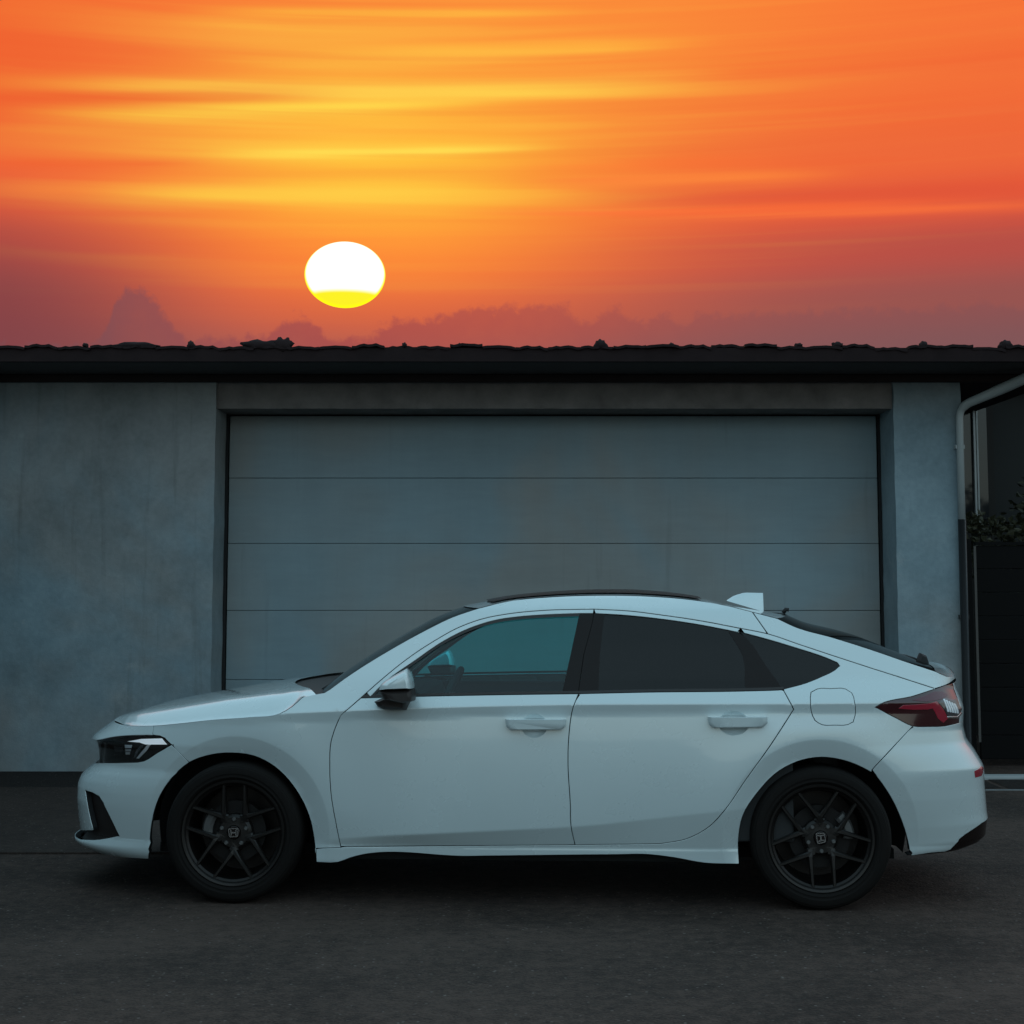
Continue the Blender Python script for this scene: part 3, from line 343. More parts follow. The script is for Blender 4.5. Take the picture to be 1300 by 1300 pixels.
"taillight":[[2.2525,0.9193],[2.263,0.9336],[2.274,0.9438],[2.2859,0.9503],[2.2985,0.9547],[2.3117,0.9582],[2.3256,0.962],[2.3404,0.9672],[2.3569,0.9742],[2.375,0.9815],[2.3953,0.9888],[2.419,0.9958],[2.4466,1.0025],[2.4802,1.0083],[2.5681,1.0119],[2.5293,0.8309],[2.4725,0.8273],[2.4362,0.8233],[2.4031,0.823],[2.3758,0.8249],[2.3596,0.8254],[2.3445,0.8265],[2.3309,0.8305],[2.3177,0.8404],[2.3055,0.8538],[2.294,0.8674],[2.2828,0.8801],[2.272,0.893],[2.2621,0.9062],[2.2525,0.9193]],
"tailgate":[[2.5681,1.0119],[2.6637,1.0119],[2.7593,1.0119],[2.8548,1.0119],[2.9504,1.0119],[3.046,1.0119],[3.1416,1.0119],[3.1416,0.8309],[3.0395,0.8309],[2.9375,0.8309],[2.8354,0.8309],[2.7334,0.8309],[2.6313,0.8309],[2.5293,0.8309]],
"glass_f":[[1.2565,0.959],[1.2643,0.9791],[1.2721,0.9991],[1.2803,1.0185],[1.2886,1.036],[1.2974,1.0526],[1.3066,1.0683],[1.316,1.0836],[1.3256,1.0986],[1.3352,1.1136],[1.3448,1.1289],[1.3544,1.1445],[1.364,1.1604],[1.3737,1.1761],[1.3836,1.1916],[1.3936,1.2064],[1.404,1.2204],[1.4161,1.2355],[1.4286,1.2499],[1.4413,1.2634],[1.4544,1.2758],[1.4673,1.2866],[1.4804,1.2965],[1.4937,1.3054],[1.5073,1.313],[1.5205,1.3191],[1.5339,1.3241],[1.5475,1.3282],[1.5611,1.3318],[1.5754,1.335],[1.5898,1.3374],[1.6042,1.3394],[1.6186,1.3413],[1.6316,1.3428],[1.6446,1.3441],[1.6576,1.3451],[1.6706,1.3461],[1.6835,1.3471],[1.6964,1.3481],[1.6768,1.1581],[1.6592,0.9787],[1.6484,0.9769],[1.6363,0.9764],[1.6241,0.976],[1.6119,0.9755],[1.5996,0.9751],[1.5874,0.9746],[1.5751,0.9741],[1.5629,0.9736],[1.5506,0.9731],[1.5383,0.9726],[1.5261,0.9721],[1.5138,0.9715],[1.502,0.971],[1.4901,0.9704],[1.4783,0.9698],[1.4664,0.9692],[1.4546,0.9687],[1.4428,0.968],[1.4311,0.9674],[1.4194,0.9668],[1.4077,0.9661],[1.396,0.9655],[1.3844,0.9648],[1.3728,0.964],[1.3613,0.9633],[1.3498,0.9625],[1.3371,0.9616],[1.3245,0.9607],[1.312,0.9598],[1.2994,0.9588],[1.287,0.9578],[1.2746,0.9568],[1.2622,0.9558]],
"pillar_bf":[[1.6982,1.3482],[1.7119,1.3482],[1.7272,1.3482],[1.7239,1.3045],[1.7055,1.1546],[1.6943,0.9811],[1.6626,0.9794],[1.6802,1.1581]],
"frame_f":[[1.2485,0.978],[1.2565,0.9951],[1.2645,1.0123],[1.2727,1.0292],[1.281,1.0461],[1.2893,1.0629],[1.2977,1.0795],[1.3063,1.096],[1.315,1.1122],[1.3239,1.128],[1.3333,1.1439],[1.3428,1.1595],[1.3526,1.1747],[1.3625,1.1897],[1.3726,1.2042],[1.3827,1.2184],[1.3926,1.2318],[1.4025,1.245],[1.4127,1.2579],[1.423,1.27],[1.4336,1.2812],[1.4463,1.2931],[1.4594,1.3039],[1.4727,1.3137],[1.4862,1.3223],[1.4993,1.3293],[1.5127,1.3351],[1.5262,1.3402],[1.5398,1.3448],[1.5527,1.3487],[1.5658,1.352],[1.5789,1.3548],[1.592,1.3573],[1.6051,1.3594],[1.6183,1.3614],[1.6306,1.3629],[1.643,1.3641],[1.6554,1.3649],[1.6677,1.3655],[1.68,1.3659],[1.6923,1.3663],[1.7046,1.3666],[1.7168,1.367],[1.7289,1.3676],[1.7272,1.3482],[1.7119,1.3482],[1.6964,1.3481],[1.6835,1.3471],[1.6706,1.3461],[1.6576,1.3451],[1.6446,1.3441],[1.6316,1.3428],[1.6186,1.3413],[1.6042,1.3394],[1.5898,1.3374],[1.5754,1.335],[1.5611,1.3318],[1.5475,1.3282],[1.5339,1.3241],[1.5205,1.3191],[1.5073,1.313],[1.4937,1.3054],[1.4804,1.2965],[1.4673,1.2866],[1.4544,1.2758],[1.4413,1.2634],[1.4286,1.2499],[1.4161,1.2355],[1.404,1.2204],[1.3936,1.2064],[1.3836,1.1916],[1.3737,1.1761],[1.364,1.1604],[1.3544,1.1445],[1.3448,1.1289],[1.3352,1.1136],[1.3256,1.0986],[1.316,1.0836],[1.3066,1.0683],[1.2974,1.0526],[1.2886,1.036],[1.2803,1.0185],[1.2721,0.9991],[1.2643,0.9791],[1.2565,0.959]],
"frame_r":[[1.7289,1.3676],[1.7419,1.3662],[1.7549,1.365],[1.7678,1.3638],[1.7807,1.3625],[1.7934,1.3607],[1.806,1.3585],[1.8192,1.3555],[1.8322,1.352],[1.8451,1.3481],[1.8578,1.3441],[1.8705,1.3401],[1.8818,1.3365],[1.8929,1.3328],[1.904,1.329],[1.915,1.3252],[1.9259,1.3211],[1.9367,1.317],[1.9474,1.3126],[1.9581,1.308],[1.9687,1.3032],[1.9793,1.2982],[1.9897,1.2931],[2.0001,1.288],[2.0105,1.2829],[2.0208,1.2779],[2.0174,1.2596],[2.0174,1.2596],[2.0073,1.2651],[1.9972,1.2705],[1.9848,1.2765],[1.9723,1.2826],[1.9598,1.2885],[1.9471,1.2942],[1.9364,1.2986],[1.9256,1.3029],[1.9147,1.3069],[1.9038,1.3108],[1.8927,1.3146],[1.8815,1.3182],[1.8703,1.3216],[1.8576,1.3253],[1.8448,1.3289],[1.8319,1.3322],[1.819,1.3353],[1.8059,1.3381],[1.7938,1.3402],[1.7816,1.3421],[1.7694,1.3437],[1.7571,1.3452],[1.7447,1.3466],[1.7323,1.3482]],
"pillar_br":[[1.7301,1.3482],[1.7509,1.3457],[1.7458,1.2677],[1.7406,1.1548],[1.7372,0.9837],[1.6973,0.9805],[1.7085,1.1546],[1.7267,1.3045]],
"glass_r":[[1.7526,1.3453],[1.7571,1.3452],[1.7694,1.3437],[1.7816,1.3421],[1.7938,1.3402],[1.8059,1.3381],[1.819,1.3353],[1.8319,1.3322],[1.8448,1.3289],[1.8576,1.3253],[1.8703,1.3216],[1.8815,1.3182],[1.8927,1.3146],[1.9038,1.3108],[1.9147,1.3069],[1.9256,1.3029],[1.9364,1.2986],[1.9471,1.2942],[1.9598,1.2885],[1.9723,1.2826],[1.9848,1.2765],[1.9972,1.2705],[2.0026,1.2474],[2.0083,1.2247],[2.0138,1.202],[2.0186,1.1787],[2.0221,1.1546],[2.024,1.1294],[2.0247,1.1033],[2.0244,1.0766],[2.0238,1.0497],[2.0231,1.0233],[2.0227,0.9973],[2.0123,0.9931],[2.0019,0.9925],[1.9915,0.992],[1.981,0.9915],[1.9706,0.9911],[1.96,0.9908],[1.9494,0.9905],[1.9388,0.9902],[1.9281,0.9899],[1.9173,0.9897],[1.9065,0.9894],[1.8956,0.9891],[1.8846,0.9888],[1.8735,0.9884],[1.8624,0.9881],[1.8511,0.9876],[1.8399,0.9871],[1.8283,0.9865],[1.8166,0.9858],[1.8049,0.9852],[1.7931,0.9845],[1.7813,0.9838],[1.7694,0.9831],[1.7574,0.9824],[1.7454,0.9816],[1.7388,0.984],[1.7423,1.1548],[1.7475,1.2677]],
"pillar_q":[[1.9972,1.2705],[2.0073,1.2651],[2.0174,1.2596],[2.0292,1.2399],[2.0364,1.2185],[2.0432,1.1962],[2.0484,1.1752],[2.053,1.1533],[2.0575,1.1313],[2.0623,1.11],[2.0699,1.0815],[2.0778,1.0532],[2.0846,1.0271],[2.0912,1.0011],[2.0256,0.9973],[2.0231,1.0233],[2.0238,1.0497],[2.0244,1.0766],[2.0247,1.1033],[2.024,1.1294],[2.0221,1.1546],[2.0186,1.1787],[2.0138,1.202],[2.0083,1.2247],[2.0026,1.2474],[1.9972,1.2705]],
"glass_q":[[2.0275,1.256],[2.0382,1.2488],[2.0488,1.2417],[2.0593,1.2345],[2.0698,1.227],[2.0813,1.2184],[2.0927,1.2095],[2.104,1.2003],[2.1153,1.191],[2.1259,1.1823],[2.1365,1.1737],[2.1471,1.165],[2.1576,1.1558],[2.1681,1.1459],[2.1783,1.1351],[2.1906,1.1207],[2.1944,1.1064],[2.185,1.0869],[2.1742,1.0722],[2.1629,1.0603],[2.1527,1.0489],[2.1422,1.0384],[2.1317,1.0289],[2.1219,1.0214],[2.1119,1.015],[2.102,1.009],[2.092,1.0028],[2.0912,1.0011],[2.0846,1.0271],[2.0778,1.0532],[2.0699,1.0815],[2.0623,1.11],[2.0575,1.1313],[2.053,1.1533],[2.0484,1.1752],[2.0432,1.1962],[2.0364,1.2185],[2.0292,1.2399],[2.0218,1.2615]],
"triangle_f":[[1.2376,0.9537],[1.2565,0.959],[1.2803,1.0185]],
"belt_f":[[1.2376,0.9537],[1.2499,0.9547],[1.2622,0.9558],[1.2746,0.9568],[1.287,0.9578],[1.2994,0.9588],[1.312,0.9598],[1.3245,0.9607],[1.3371,0.9616],[1.3498,0.9625],[1.3613,0.9633],[1.3728,0.964],[1.3844,0.9648],[1.396,0.9655],[1.4077,0.9661],[1.4194,0.9668],[1.4311,0.9674],[1.4428,0.968],[1.4546,0.9687],[1.4664,0.9692],[1.4783,0.9698],[1.4901,0.9704],[1.502,0.971],[1.5138,0.9715],[1.5261,0.9721],[1.5383,0.9726],[1.5506,0.9731],[1.5629,0.9736],[1.5751,0.9741],[1.5874,0.9746],[1.5996,0.9751],[1.6119,0.9755],[1.6241,0.976],[1.6363,0.9764],[1.6484,0.9769],[1.6606,0.9773],[1.6727,0.9778],[1.6847,0.9783],[1.6968,0.9787]],
"belt_r":[[1.6968,0.9787],[1.709,0.9794],[1.7212,0.9802],[1.7333,0.9809],[1.7454,0.9816],[1.7574,0.9824],[1.7694,0.9831],[1.7813,0.9838],[1.7931,0.9845],[1.8049,0.9852],[1.8166,0.9858],[1.8283,0.9865],[1.8399,0.9871],[1.8511,0.9876],[1.8624,0.9881],[1.8735,0.9884],[1.8846,0.9888],[1.8956,0.9891],[1.9065,0.9894],[1.9173,0.9897],[1.9281,0.9899],[1.9388,0.9902],[1.9494,0.9905],[1.96,0.9908],[1.9706,0.9911],[1.981,0.9915],[1.9915,0.992],[2.0019,0.9925],[2.0123,0.9931],[2.0226,0.9938],[2.0335,0.9945],[2.0444,0.9952],[2.0552,0.9959],[2.0661,0.9967],[2.0768,0.9978],[2.0876,0.9994],[2.0919,1.0001]],
"fuel":[[2.136,0.9665],[2.1388,0.9908],[2.1508,1.0053],[2.159,1.0086],[2.1677,1.008],[2.1763,1.0069],[2.1856,1.0082],[2.1949,1.0091],[2.2036,1.005],[2.214,0.9869],[2.2162,0.9658],[2.2159,0.9417],[2.2161,0.9225],[2.2156,0.9029],[2.2146,0.8839],[2.2106,0.8519],[2.2006,0.8397],[2.1929,0.8362],[2.1848,0.8364],[2.1768,0.8371],[2.1693,0.8363],[2.1619,0.836],[2.1548,0.8391],[2.1475,0.8474],[2.1414,0.8597],[2.1372,0.8811],[2.1351,0.9061],[2.1345,0.9264],[2.1351,0.9467]],
"drl":[[0.723,0.7301],[0.759,0.7466],[0.8181,0.7536],[0.8474,0.7242],[0.7912,0.7186],[0.7678,0.7285]],
"drl_leg":[[0.7924,0.7165],[0.8002,0.7171],[0.7786,0.6809],[0.7539,0.6455],[0.7446,0.6453],[0.7689,0.6856]],
"drl_leg2":[[0.7735,0.714],[0.7832,0.7167],[0.7502,0.6763],[0.7402,0.6471],[0.7315,0.6462],[0.7453,0.6852]],
"projector":[[0.7044,0.7],[0.7348,0.7029],[0.7287,0.6911],[0.7014,0.6884]],
"projector_b":[[0.7017,0.6839],[0.7271,0.6864],[0.7239,0.6755],[0.7013,0.6732]],
"projector_c":[[0.7016,0.6687],[0.7223,0.6708],[0.7189,0.6592],[0.7013,0.6581]],
"projector2":[[0.6444,0.7053],[0.6927,0.7139],[0.6891,0.6833],[0.6785,0.652],[0.6346,0.6472]],
"arch_f":[[0.8059,0.1746],[0.8275,0.2093],[0.8252,0.2401],[0.821,0.2703],[0.8237,0.3018],[0.8271,0.3331],[0.8304,0.3603],[0.834,0.3876],[0.8379,0.4145],[0.8415,0.4408],[0.8458,0.4661],[0.8516,0.4954],[0.8571,0.5239],[0.8614,0.5508],[0.8646,0.5758],[0.8702,0.5996],[0.8828,0.622],[0.8958,0.6412],[0.9076,0.6545],[0.9199,0.6653],[0.9323,0.6739],[0.9446,0.6808],[0.9589,0.6867],[0.9731,0.69],[0.9872,0.691],[1.0015,0.6898],[1.0156,0.6862],[1.0292,0.6792],[1.0401,0.67],[1.0507,0.6583],[1.061,0.6445],[1.0706,0.6293],[1.08,0.6113],[1.089,0.5911],[1.098,0.5692],[1.106,0.5462],[1.1132,0.5225],[1.1191,0.5006],[1.1244,0.4778],[1.1292,0.4543],[1.1335,0.4302],[1.1373,0.4058],[1.1408,0.3766],[1.1435,0.3466],[1.1456,0.3161],[1.1473,0.2855],[1.1492,0.256],[1.1511,0.223],[1.1522,0.1898]],
"arch_r":[[2.0086,0.2023],[2.0076,0.2276],[2.0066,0.2531],[2.0061,0.2786],[2.0062,0.3053],[2.007,0.3354],[2.0083,0.3657],[2.0104,0.3953],[2.0136,0.4236],[2.0183,0.4518],[2.0244,0.4785],[2.0312,0.5041],[2.0383,0.5286],[2.0454,0.5516],[2.0527,0.5742],[2.0605,0.5956],[2.0688,0.6153],[2.0777,0.6326],[2.0871,0.6474],[2.0969,0.6605],[2.1071,0.6716],[2.1174,0.6803],[2.1279,0.6866],[2.1387,0.6907],[2.1493,0.6923],[2.159,0.6914],[2.1686,0.6883],[2.178,0.6833],[2.1872,0.677],[2.1966,0.6686],[2.2057,0.6584],[2.2144,0.6467],[2.2228,0.6336],[2.2298,0.621],[2.2384,0.599],[2.246,0.5723],[2.253,0.5444],[2.2585,0.5215],[2.2634,0.4978],[2.268,0.4731],[2.2723,0.4479],[2.2763,0.4224],[2.2803,0.3945],[2.2834,0.3661],[2.2873,0.3372],[2.2913,0.308],[2.2947,0.2818],[2.3027,0.256],[2.3217,0.2292]],
"tl_bar":[[2.2996,0.9124],[2.3114,0.9265],[2.3421,0.9277],[2.3859,0.932],[2.4069,0.9398],[2.4174,0.919],[2.4433,0.8585],[2.4243,0.8399],[2.404,0.8614],[2.3872,0.9099],[2.3718,0.9053],[2.3336,0.9062]],
"tl_red":[[2.335,0.9489],[2.4116,0.9839],[2.4465,0.9818],[2.4704,0.966],[2.446,0.9534],[2.4055,0.9453],[2.3728,0.9418]],
"tl_clear":[[2.4146,0.9339],[2.45,0.9531],[2.4953,0.9428],[2.5581,0.8931],[2.5303,0.8695],[2.4996,0.86],[2.4471,0.8644]],
"tl_chrome":[[2.4431,0.8672],[2.5028,0.8623],[2.5435,0.8776],[2.5562,0.8728],[2.5105,0.8551],[2.4452,0.8605]],
"tl_fins":[[[2.4363,0.9487],[2.4427,0.9476],[2.4488,0.8891],[2.4414,0.8896]],[[2.4467,0.943],[2.4537,0.9418],[2.4615,0.8863],[2.4533,0.8869]],[[2.4583,0.9371],[2.4661,0.9358],[2.4758,0.8833],[2.4665,0.8841]],[[2.4715,0.931],[2.4803,0.9296],[2.4926,0.8801],[2.4817,0.881]],[[2.4865,0.9247],[2.4967,0.9231],[2.5131,0.8766],[2.4996,0.8777]]],
"reflector":[[2.4886,0.6095],[2.5625,0.6227],[2.5914,0.6079],[2.5491,0.5815],[2.4926,0.5794]],
"bumper_crease":[[2.2946,0.5793],[2.3661,0.5934],[2.4886,0.6095]],
"K1":[[-0.9456,-0.843,0.9738],[-0.8959,-0.8298,1.0113],[-0.8457,-0.8157,1.0482],[-0.804,-0.802,1.0769],[-0.7613,-0.7882,1.1049],[-0.7181,-0.7748,1.1321],[-0.674,-0.7614,1.1587],[-0.6298,-0.7481,1.185],[-0.5817,-0.7327,1.2127],[-0.5333,-0.716,1.2398],[-0.4838,-0.6998,1.2661],[-0.4415,-0.686,1.2883],[-0.3986,-0.6725,1.3098],[-0.3545,-0.6599,1.3295],[-0.2952,-0.6422,1.3509],[-0.235,-0.6243,1.3707]],
"K2":[[-0.235,-0.6243,1.3707],[-0.1877,-0.6082,1.3825],[-0.1402,-0.5914,1.3944],[-0.092,-0.577,1.4045],[-0.04,-0.5659,1.4123],[0.0127,-0.5577,1.4177],[0.0657,-0.5501,1.4218],[0.1186,-0.5427,1.4253],[0.1649,-0.5366,1.428],[0.2111,-0.5318,1.4301],[0.2575,-0.5285,1.4315],[0.3039,-0.5265,1.4324],[0.3502,-0.5251,1.433],[0.4042,-0.5246,1.4332],[0.4583,-0.5253,1.4329],[0.5122,-0.5275,1.4319],[0.5658,-0.5316,1.4301],[0.6194,-0.5375,1.4275],[0.6721,-0.5448,1.4242],[0.7243,-0.5528,1.4202],[0.7765,-0.561,1.4152],[0.8283,-0.5697,1.4089],[0.8784,-0.5799,1.4015],[0.9285,-0.5916,1.3929],[0.9777,-0.6051,1.383],[1.0329,-0.6222,1.3696],[1.0881,-0.634,1.3553]],
"K3":[[1.0881,-0.634,1.3553],[1.1468,-0.6458,1.3397],[1.2055,-0.6559,1.3241]],
"K4":[[1.2055,-0.6559,1.3241],[1.2814,-0.6759,1.2873],[1.3265,-0.6837,1.2711],[1.3731,-0.689,1.2582],[1.4203,-0.693,1.2464],[1.4672,-0.697,1.2336],[1.5192,-0.7017,1.2176],[1.571,-0.7055,1.2011],[1.623,-0.707,1.1842],[1.6749,-0.7069,1.1668],[1.7274,-0.7051,1.1484],[1.7803,-0.7007,1.1298],[1.8334,-0.6923,1.1121],[1.8878,-0.6784,1.0944],[1.9437,-0.6562,1.0763]],
"K5":[[1.9437,-0.6562,1.0763],[2.0075,-0.6117,1.0498],[2.0695,-0.509,1.0345]],
"fender_rail":[[1.1643,0.9738],[1.1728,0.9561],[1.1822,0.9209],[1.1989,0.8728]],
"wt_f":[[1.2565,0.959],[1.2643,0.9791],[1.2721,0.9991],[1.2803,1.0185],[1.2886,1.036],[1.2974,1.0526],[1.3066,1.0683],[1.316,1.0836],[1.3256,1.0986],[1.3352,1.1136],[1.3448,1.1289],[1.3544,1.1445],[1.364,1.1604],[1.3737,1.1761],[1.3836,1.1916],[1.3936,1.2064],[1.404,1.2204],[1.4161,1.2355],[1.4286,1.2499],[1.4413,1.2634],[1.4544,1.2758],[1.4673,1.2866],[1.4804,1.2965],[1.4937,1.3054],[1.5073,1.313],[1.5205,1.3191],[1.5339,1.3241],[1.5475,1.3282],[1.5611,1.3318],[1.5754,1.335],[1.5898,1.3374],[1.6042,1.3394],[1.6186,1.3413],[1.6316,1.3428],[1.6446,1.3441],[1.6576,1.3451],[1.6706,1.3461],[1.6835,1.3471],[1.6964,1.3481]],
"hood_mid":[[-2.0928,0.8044],[-2.1017,0.8173],[-1.9117,0.872],[-1.6584,0.9185],[-1.4478,0.9565],[-1.2375,0.9861],[-1.1199,0.9989]],
"hood_rear":-1.2234,"hood_corner":[-0.9757,-0.8427,0.97]}
E2={"mirror_cap":[[-0.6588,-0.99,1.0046],[-0.6517,-0.99,1.0285],[-0.6298,-0.99,1.0466],[-0.5859,-0.99,1.0721],[-0.5346,-0.99,1.0994],[-0.518,-0.99,1.0832],[-0.5065,-0.99,1.0507],[-0.5011,-0.99,1.011]],
"mirror_body":[[-0.6588,-0.99,1.0032],[-0.5011,-0.99,1.0092],[-0.4947,-0.99,0.9786],[-0.4971,-0.99,0.9534],[-0.541,-0.99,0.946],[-0.5961,-0.99,0.9566],[-0.6402,-0.99,0.9654]],
"mirror_foot":[[-0.6964,-0.93,0.9391],[-0.6558,-0.93,0.9592],[-0.5522,-0.93,0.9433],[-0.5337,-0.93,0.938],[-0.5482,-0.93,0.9016],[-0.611,-0.93,0.8995],[-0.6491,-0.93,0.9022],[-0.6777,-0.93,0.9155]],
"handle_f":[[-0.0849,-0.9,0.8615],[0.1976,-0.9,0.863],[0.1957,-0.9,0.8304],[0.1737,-0.9,0.8141],[-0.061,-0.9,0.811],[-0.0794,-0.9,0.829]],
"handle_r":[[0.8534,-0.9,0.877],[1.1265,-0.9,0.8784],[1.126,-0.9,0.8497],[1.1041,-0.9,0.8298],[0.8764,-0.9,0.8268],[0.8585,-0.9,0.8447]],
"cup_f":[[-0.0061,-0.895,0.8651],[0.1078,-0.895,0.8929],[0.0489,-0.895,0.7822]],
"cup_r":[[0.9172,-0.895,0.8805],[1.0334,-0.895,0.9063],[0.9668,-0.895,0.7981]],
"ant":[[1.0126,0.0,1.4018],[1.0512,0.0,1.4263],[1.1044,0.0,1.4414],[1.1979,0.0,1.4394],[1.1886,0.0,1.3572]],
"wiper":[[1.9637,-0.1,1.1008],[1.9804,-0.1,1.1366],[2.0078,-0.1,1.1248],[2.0187,-0.1,1.0851],[2.0696,-0.1,1.0654],[2.0532,-0.1,1.0416],[2.01,-0.1,1.0533]],
"sun":[[-0.1276,0.0,1.4215],[0.8593,0.0,1.4098]]}
US=2.2                                       # metres per radian along the flank
CAR=empty('car',(0.1067,8.5175,0),-0.05911)
tag(CAR,'white five-door hatchback with black alloy wheels parked before the garage door','car')
def inset_poly(P,d,keep=None):
    P=np.array(P,float)*[US,1]; A=.5*np.sum(P[:,0]*np.roll(P[:,1],-1)-np.roll(P[:,0],-1)*P[:,1])
    if A<0: P=P[::-1]
    a=P-np.roll(P,1,0); b=np.roll(P,-1,0)-P
    a/=np.linalg.norm(a,axis=1,keepdims=True)+1e-9; b/=np.linalg.norm(b,axis=1,keepdims=True)+1e-9
    na=np.stack([-a[:,1],a[:,0]],1); nb=np.stack([-b[:,1],b[:,0]],1)
    m=na+nb; L=np.linalg.norm(m,axis=1,keepdims=True); m/=L+1e-9; c=np.clip((m*na).sum(1,keepdims=True),.35,1)
    D_=d/c
    Q=P+m*D_
    ctr=(P[:,0]<.004)|(P[:,0]>US*PI-.004)
    Q[ctr]=P[ctr]
    if keep is not None:
        kp=np.array([keep(p[0]/US,p[1]) for p in P]); Q[kp]=P[kp]
    return Q
def dedupe(Q,eps=.0012):
    out=[Q[0]]
    for q in Q[1:]:
        if np.linalg.norm(q-out[-1])>eps: out.append(q)
    if np.linalg.norm(out[0]-out[-1])<eps: out.pop()
    return np.array(out)
def resample(Q,step):
    out=[]
    for i in range(len(Q)):
        a,b=Q[i],Q[(i+1)%len(Q)]; n=max(1,int(math.ceil(np.linalg.norm(b-a)/step)))
        for k in range(n): out.append(a+(b-a)*k/n)
    return np.array(out)
def inside(px,py,Q):
    r=np.zeros(len(px),bool); n=len(Q)
    for i in range(n):
        x0,y0=Q[i];x1,y1=Q[(i+1)%n]
        if y0==y1: continue
        c=((y0>py)!=(y1>py))&(px<(x1-x0)*(py-y0)/(y1-y0)+x0); r^=c
    return r
def dist_edge(px,py,Q):
    d=np.full(len(px),9.)
    for i in range(len(Q)):
        a=Q[i];b=Q[(i+1)%len(Q)];ab=b-a;L=ab@ab+1e-12
        t=np.clip(((px-a[0])*ab[0]+(py-a[1])*ab[1])/L,0,1); d=np.minimum(d,np.hypot(px-a[0]-t*ab[0],py-a[1]-t*ab[1]))
    return d
def find_phis(x,z):
    a=np.full(len(x),.15); b=np.full(len(x),2.99)
    for i in range(26):
        m=.5*(a+b); lt=skin(m,z)[0][:,0]<x; a=np.where(lt,m,a); b=np.where(lt,b,m)
    return .5*(a+b)
RING=[]
for (ax,az_,ri,ro) in ARCH:
    th=np.linspace(-.5,PI+.5,150)
    for d in (-.006,-.003,0,.003,.006):
        z=az_+(ro+d)*np.sin(th); RING.append(np.stack([find_phis(ax+(ro+d)*np.cos(th),z)*US,z],1))
RING=np.concatenate(RING)
def triangulate(Q,gu=.030,gv=.020,holes=()):
    u0,v0=Q.min(0);u1,v1=Q.max(0)
    U,V=np.meshgrid(np.arange(u0,u1,gu),np.arange(v0,v1,gv),indexing='ij'); G=np.stack([U.ravel(),V.ravel()],1)
    G[:,0]+=gu*.5*((np.round((G[:,1]-v0)/gv)%2))
    # rows that follow the two pressed creases
    ph=np.arange(.3,2.85,.012); xs=-2.2*np.cos(ph); rows=[]
    for cr in (CREASE_LOW,CREASE_SHOULDER):
        for it in range(3):
            zz=smooth(xs,cr,.2); xs=skin(ph,zz)[0][:,0]
        zz=smooth(xs,cr,.2)
        for d in (-.010,-.005,0,.005,.010): rows.append(np.stack([ph*US,zz+d],1))
    near=np.zeros(len(G),bool)
    for cr in (CREASE_LOW,CREASE_SHOULDER):
        x=skin(G[:,0]/US,G[:,1])[0][:,0]; near|=np.abs(G[:,1]-smooth(x,cr,.2))<.018
    for (ax,az_,ri,ro) in ARCH:
        p=skin(G[:,0]/US,G[:,1])[0]; near|=np.abs(np.hypot(p[:,0]-ax,p[:,2]-az_)-ro)<.014
    for d in (.254,.258,.262,.266,.270,.274,.278): rows.append(np.stack([ph*US,0*ph+d],1))
    near|=np.abs(G[:,1]-.266)<.018
    R=np.concatenate(rows+[RING])
    G=np.concatenate([G[~near],R])
    ok=inside(G[:,0],G[:,1],Q)
    for h in holes: ok&=~inside(G[:,0],G[:,1],h)
    G=G[ok]; dd=dist_edge(G[:,0],G[:,1],Q)
    for h in holes: dd=np.minimum(dd,dist_edge(G[:,0],G[:,1],h))
    G=G[dd>.006]
    loops=[Q]+list(holes); verts=[];edges=[]
    for L in loops:
        s=len(verts); n=len(L); verts+=[Vector((float(a),float(b))) for a,b in L]; edges+=[(s+i,s+(i+1)%n) for i in range(n)]
    verts+=[Vector((float(a),float(b))) for a,b in G]
    r=delaunay_2d_cdt(verts,edges,[],1,1e-6)
    uv=np.array([(v.x,v.y) for v in r[0]]); F=[tuple(f) for f in r[2]]
    if holes:
        c=np.array([uv[list(f)].mean(0) for f in F]); bad=np.zeros(len(F),bool)
        for h in holes: bad|=inside(c[:,0],c[:,1],h)
        F=[f for f,q in zip(F,bad) if not q]
        used=sorted({i for f in F for i in f}); mp={u:i for i,u in enumerate(used)}; uv=uv[used]; F=[tuple(mp[i] for i in f) for f in F]
    return uv,F
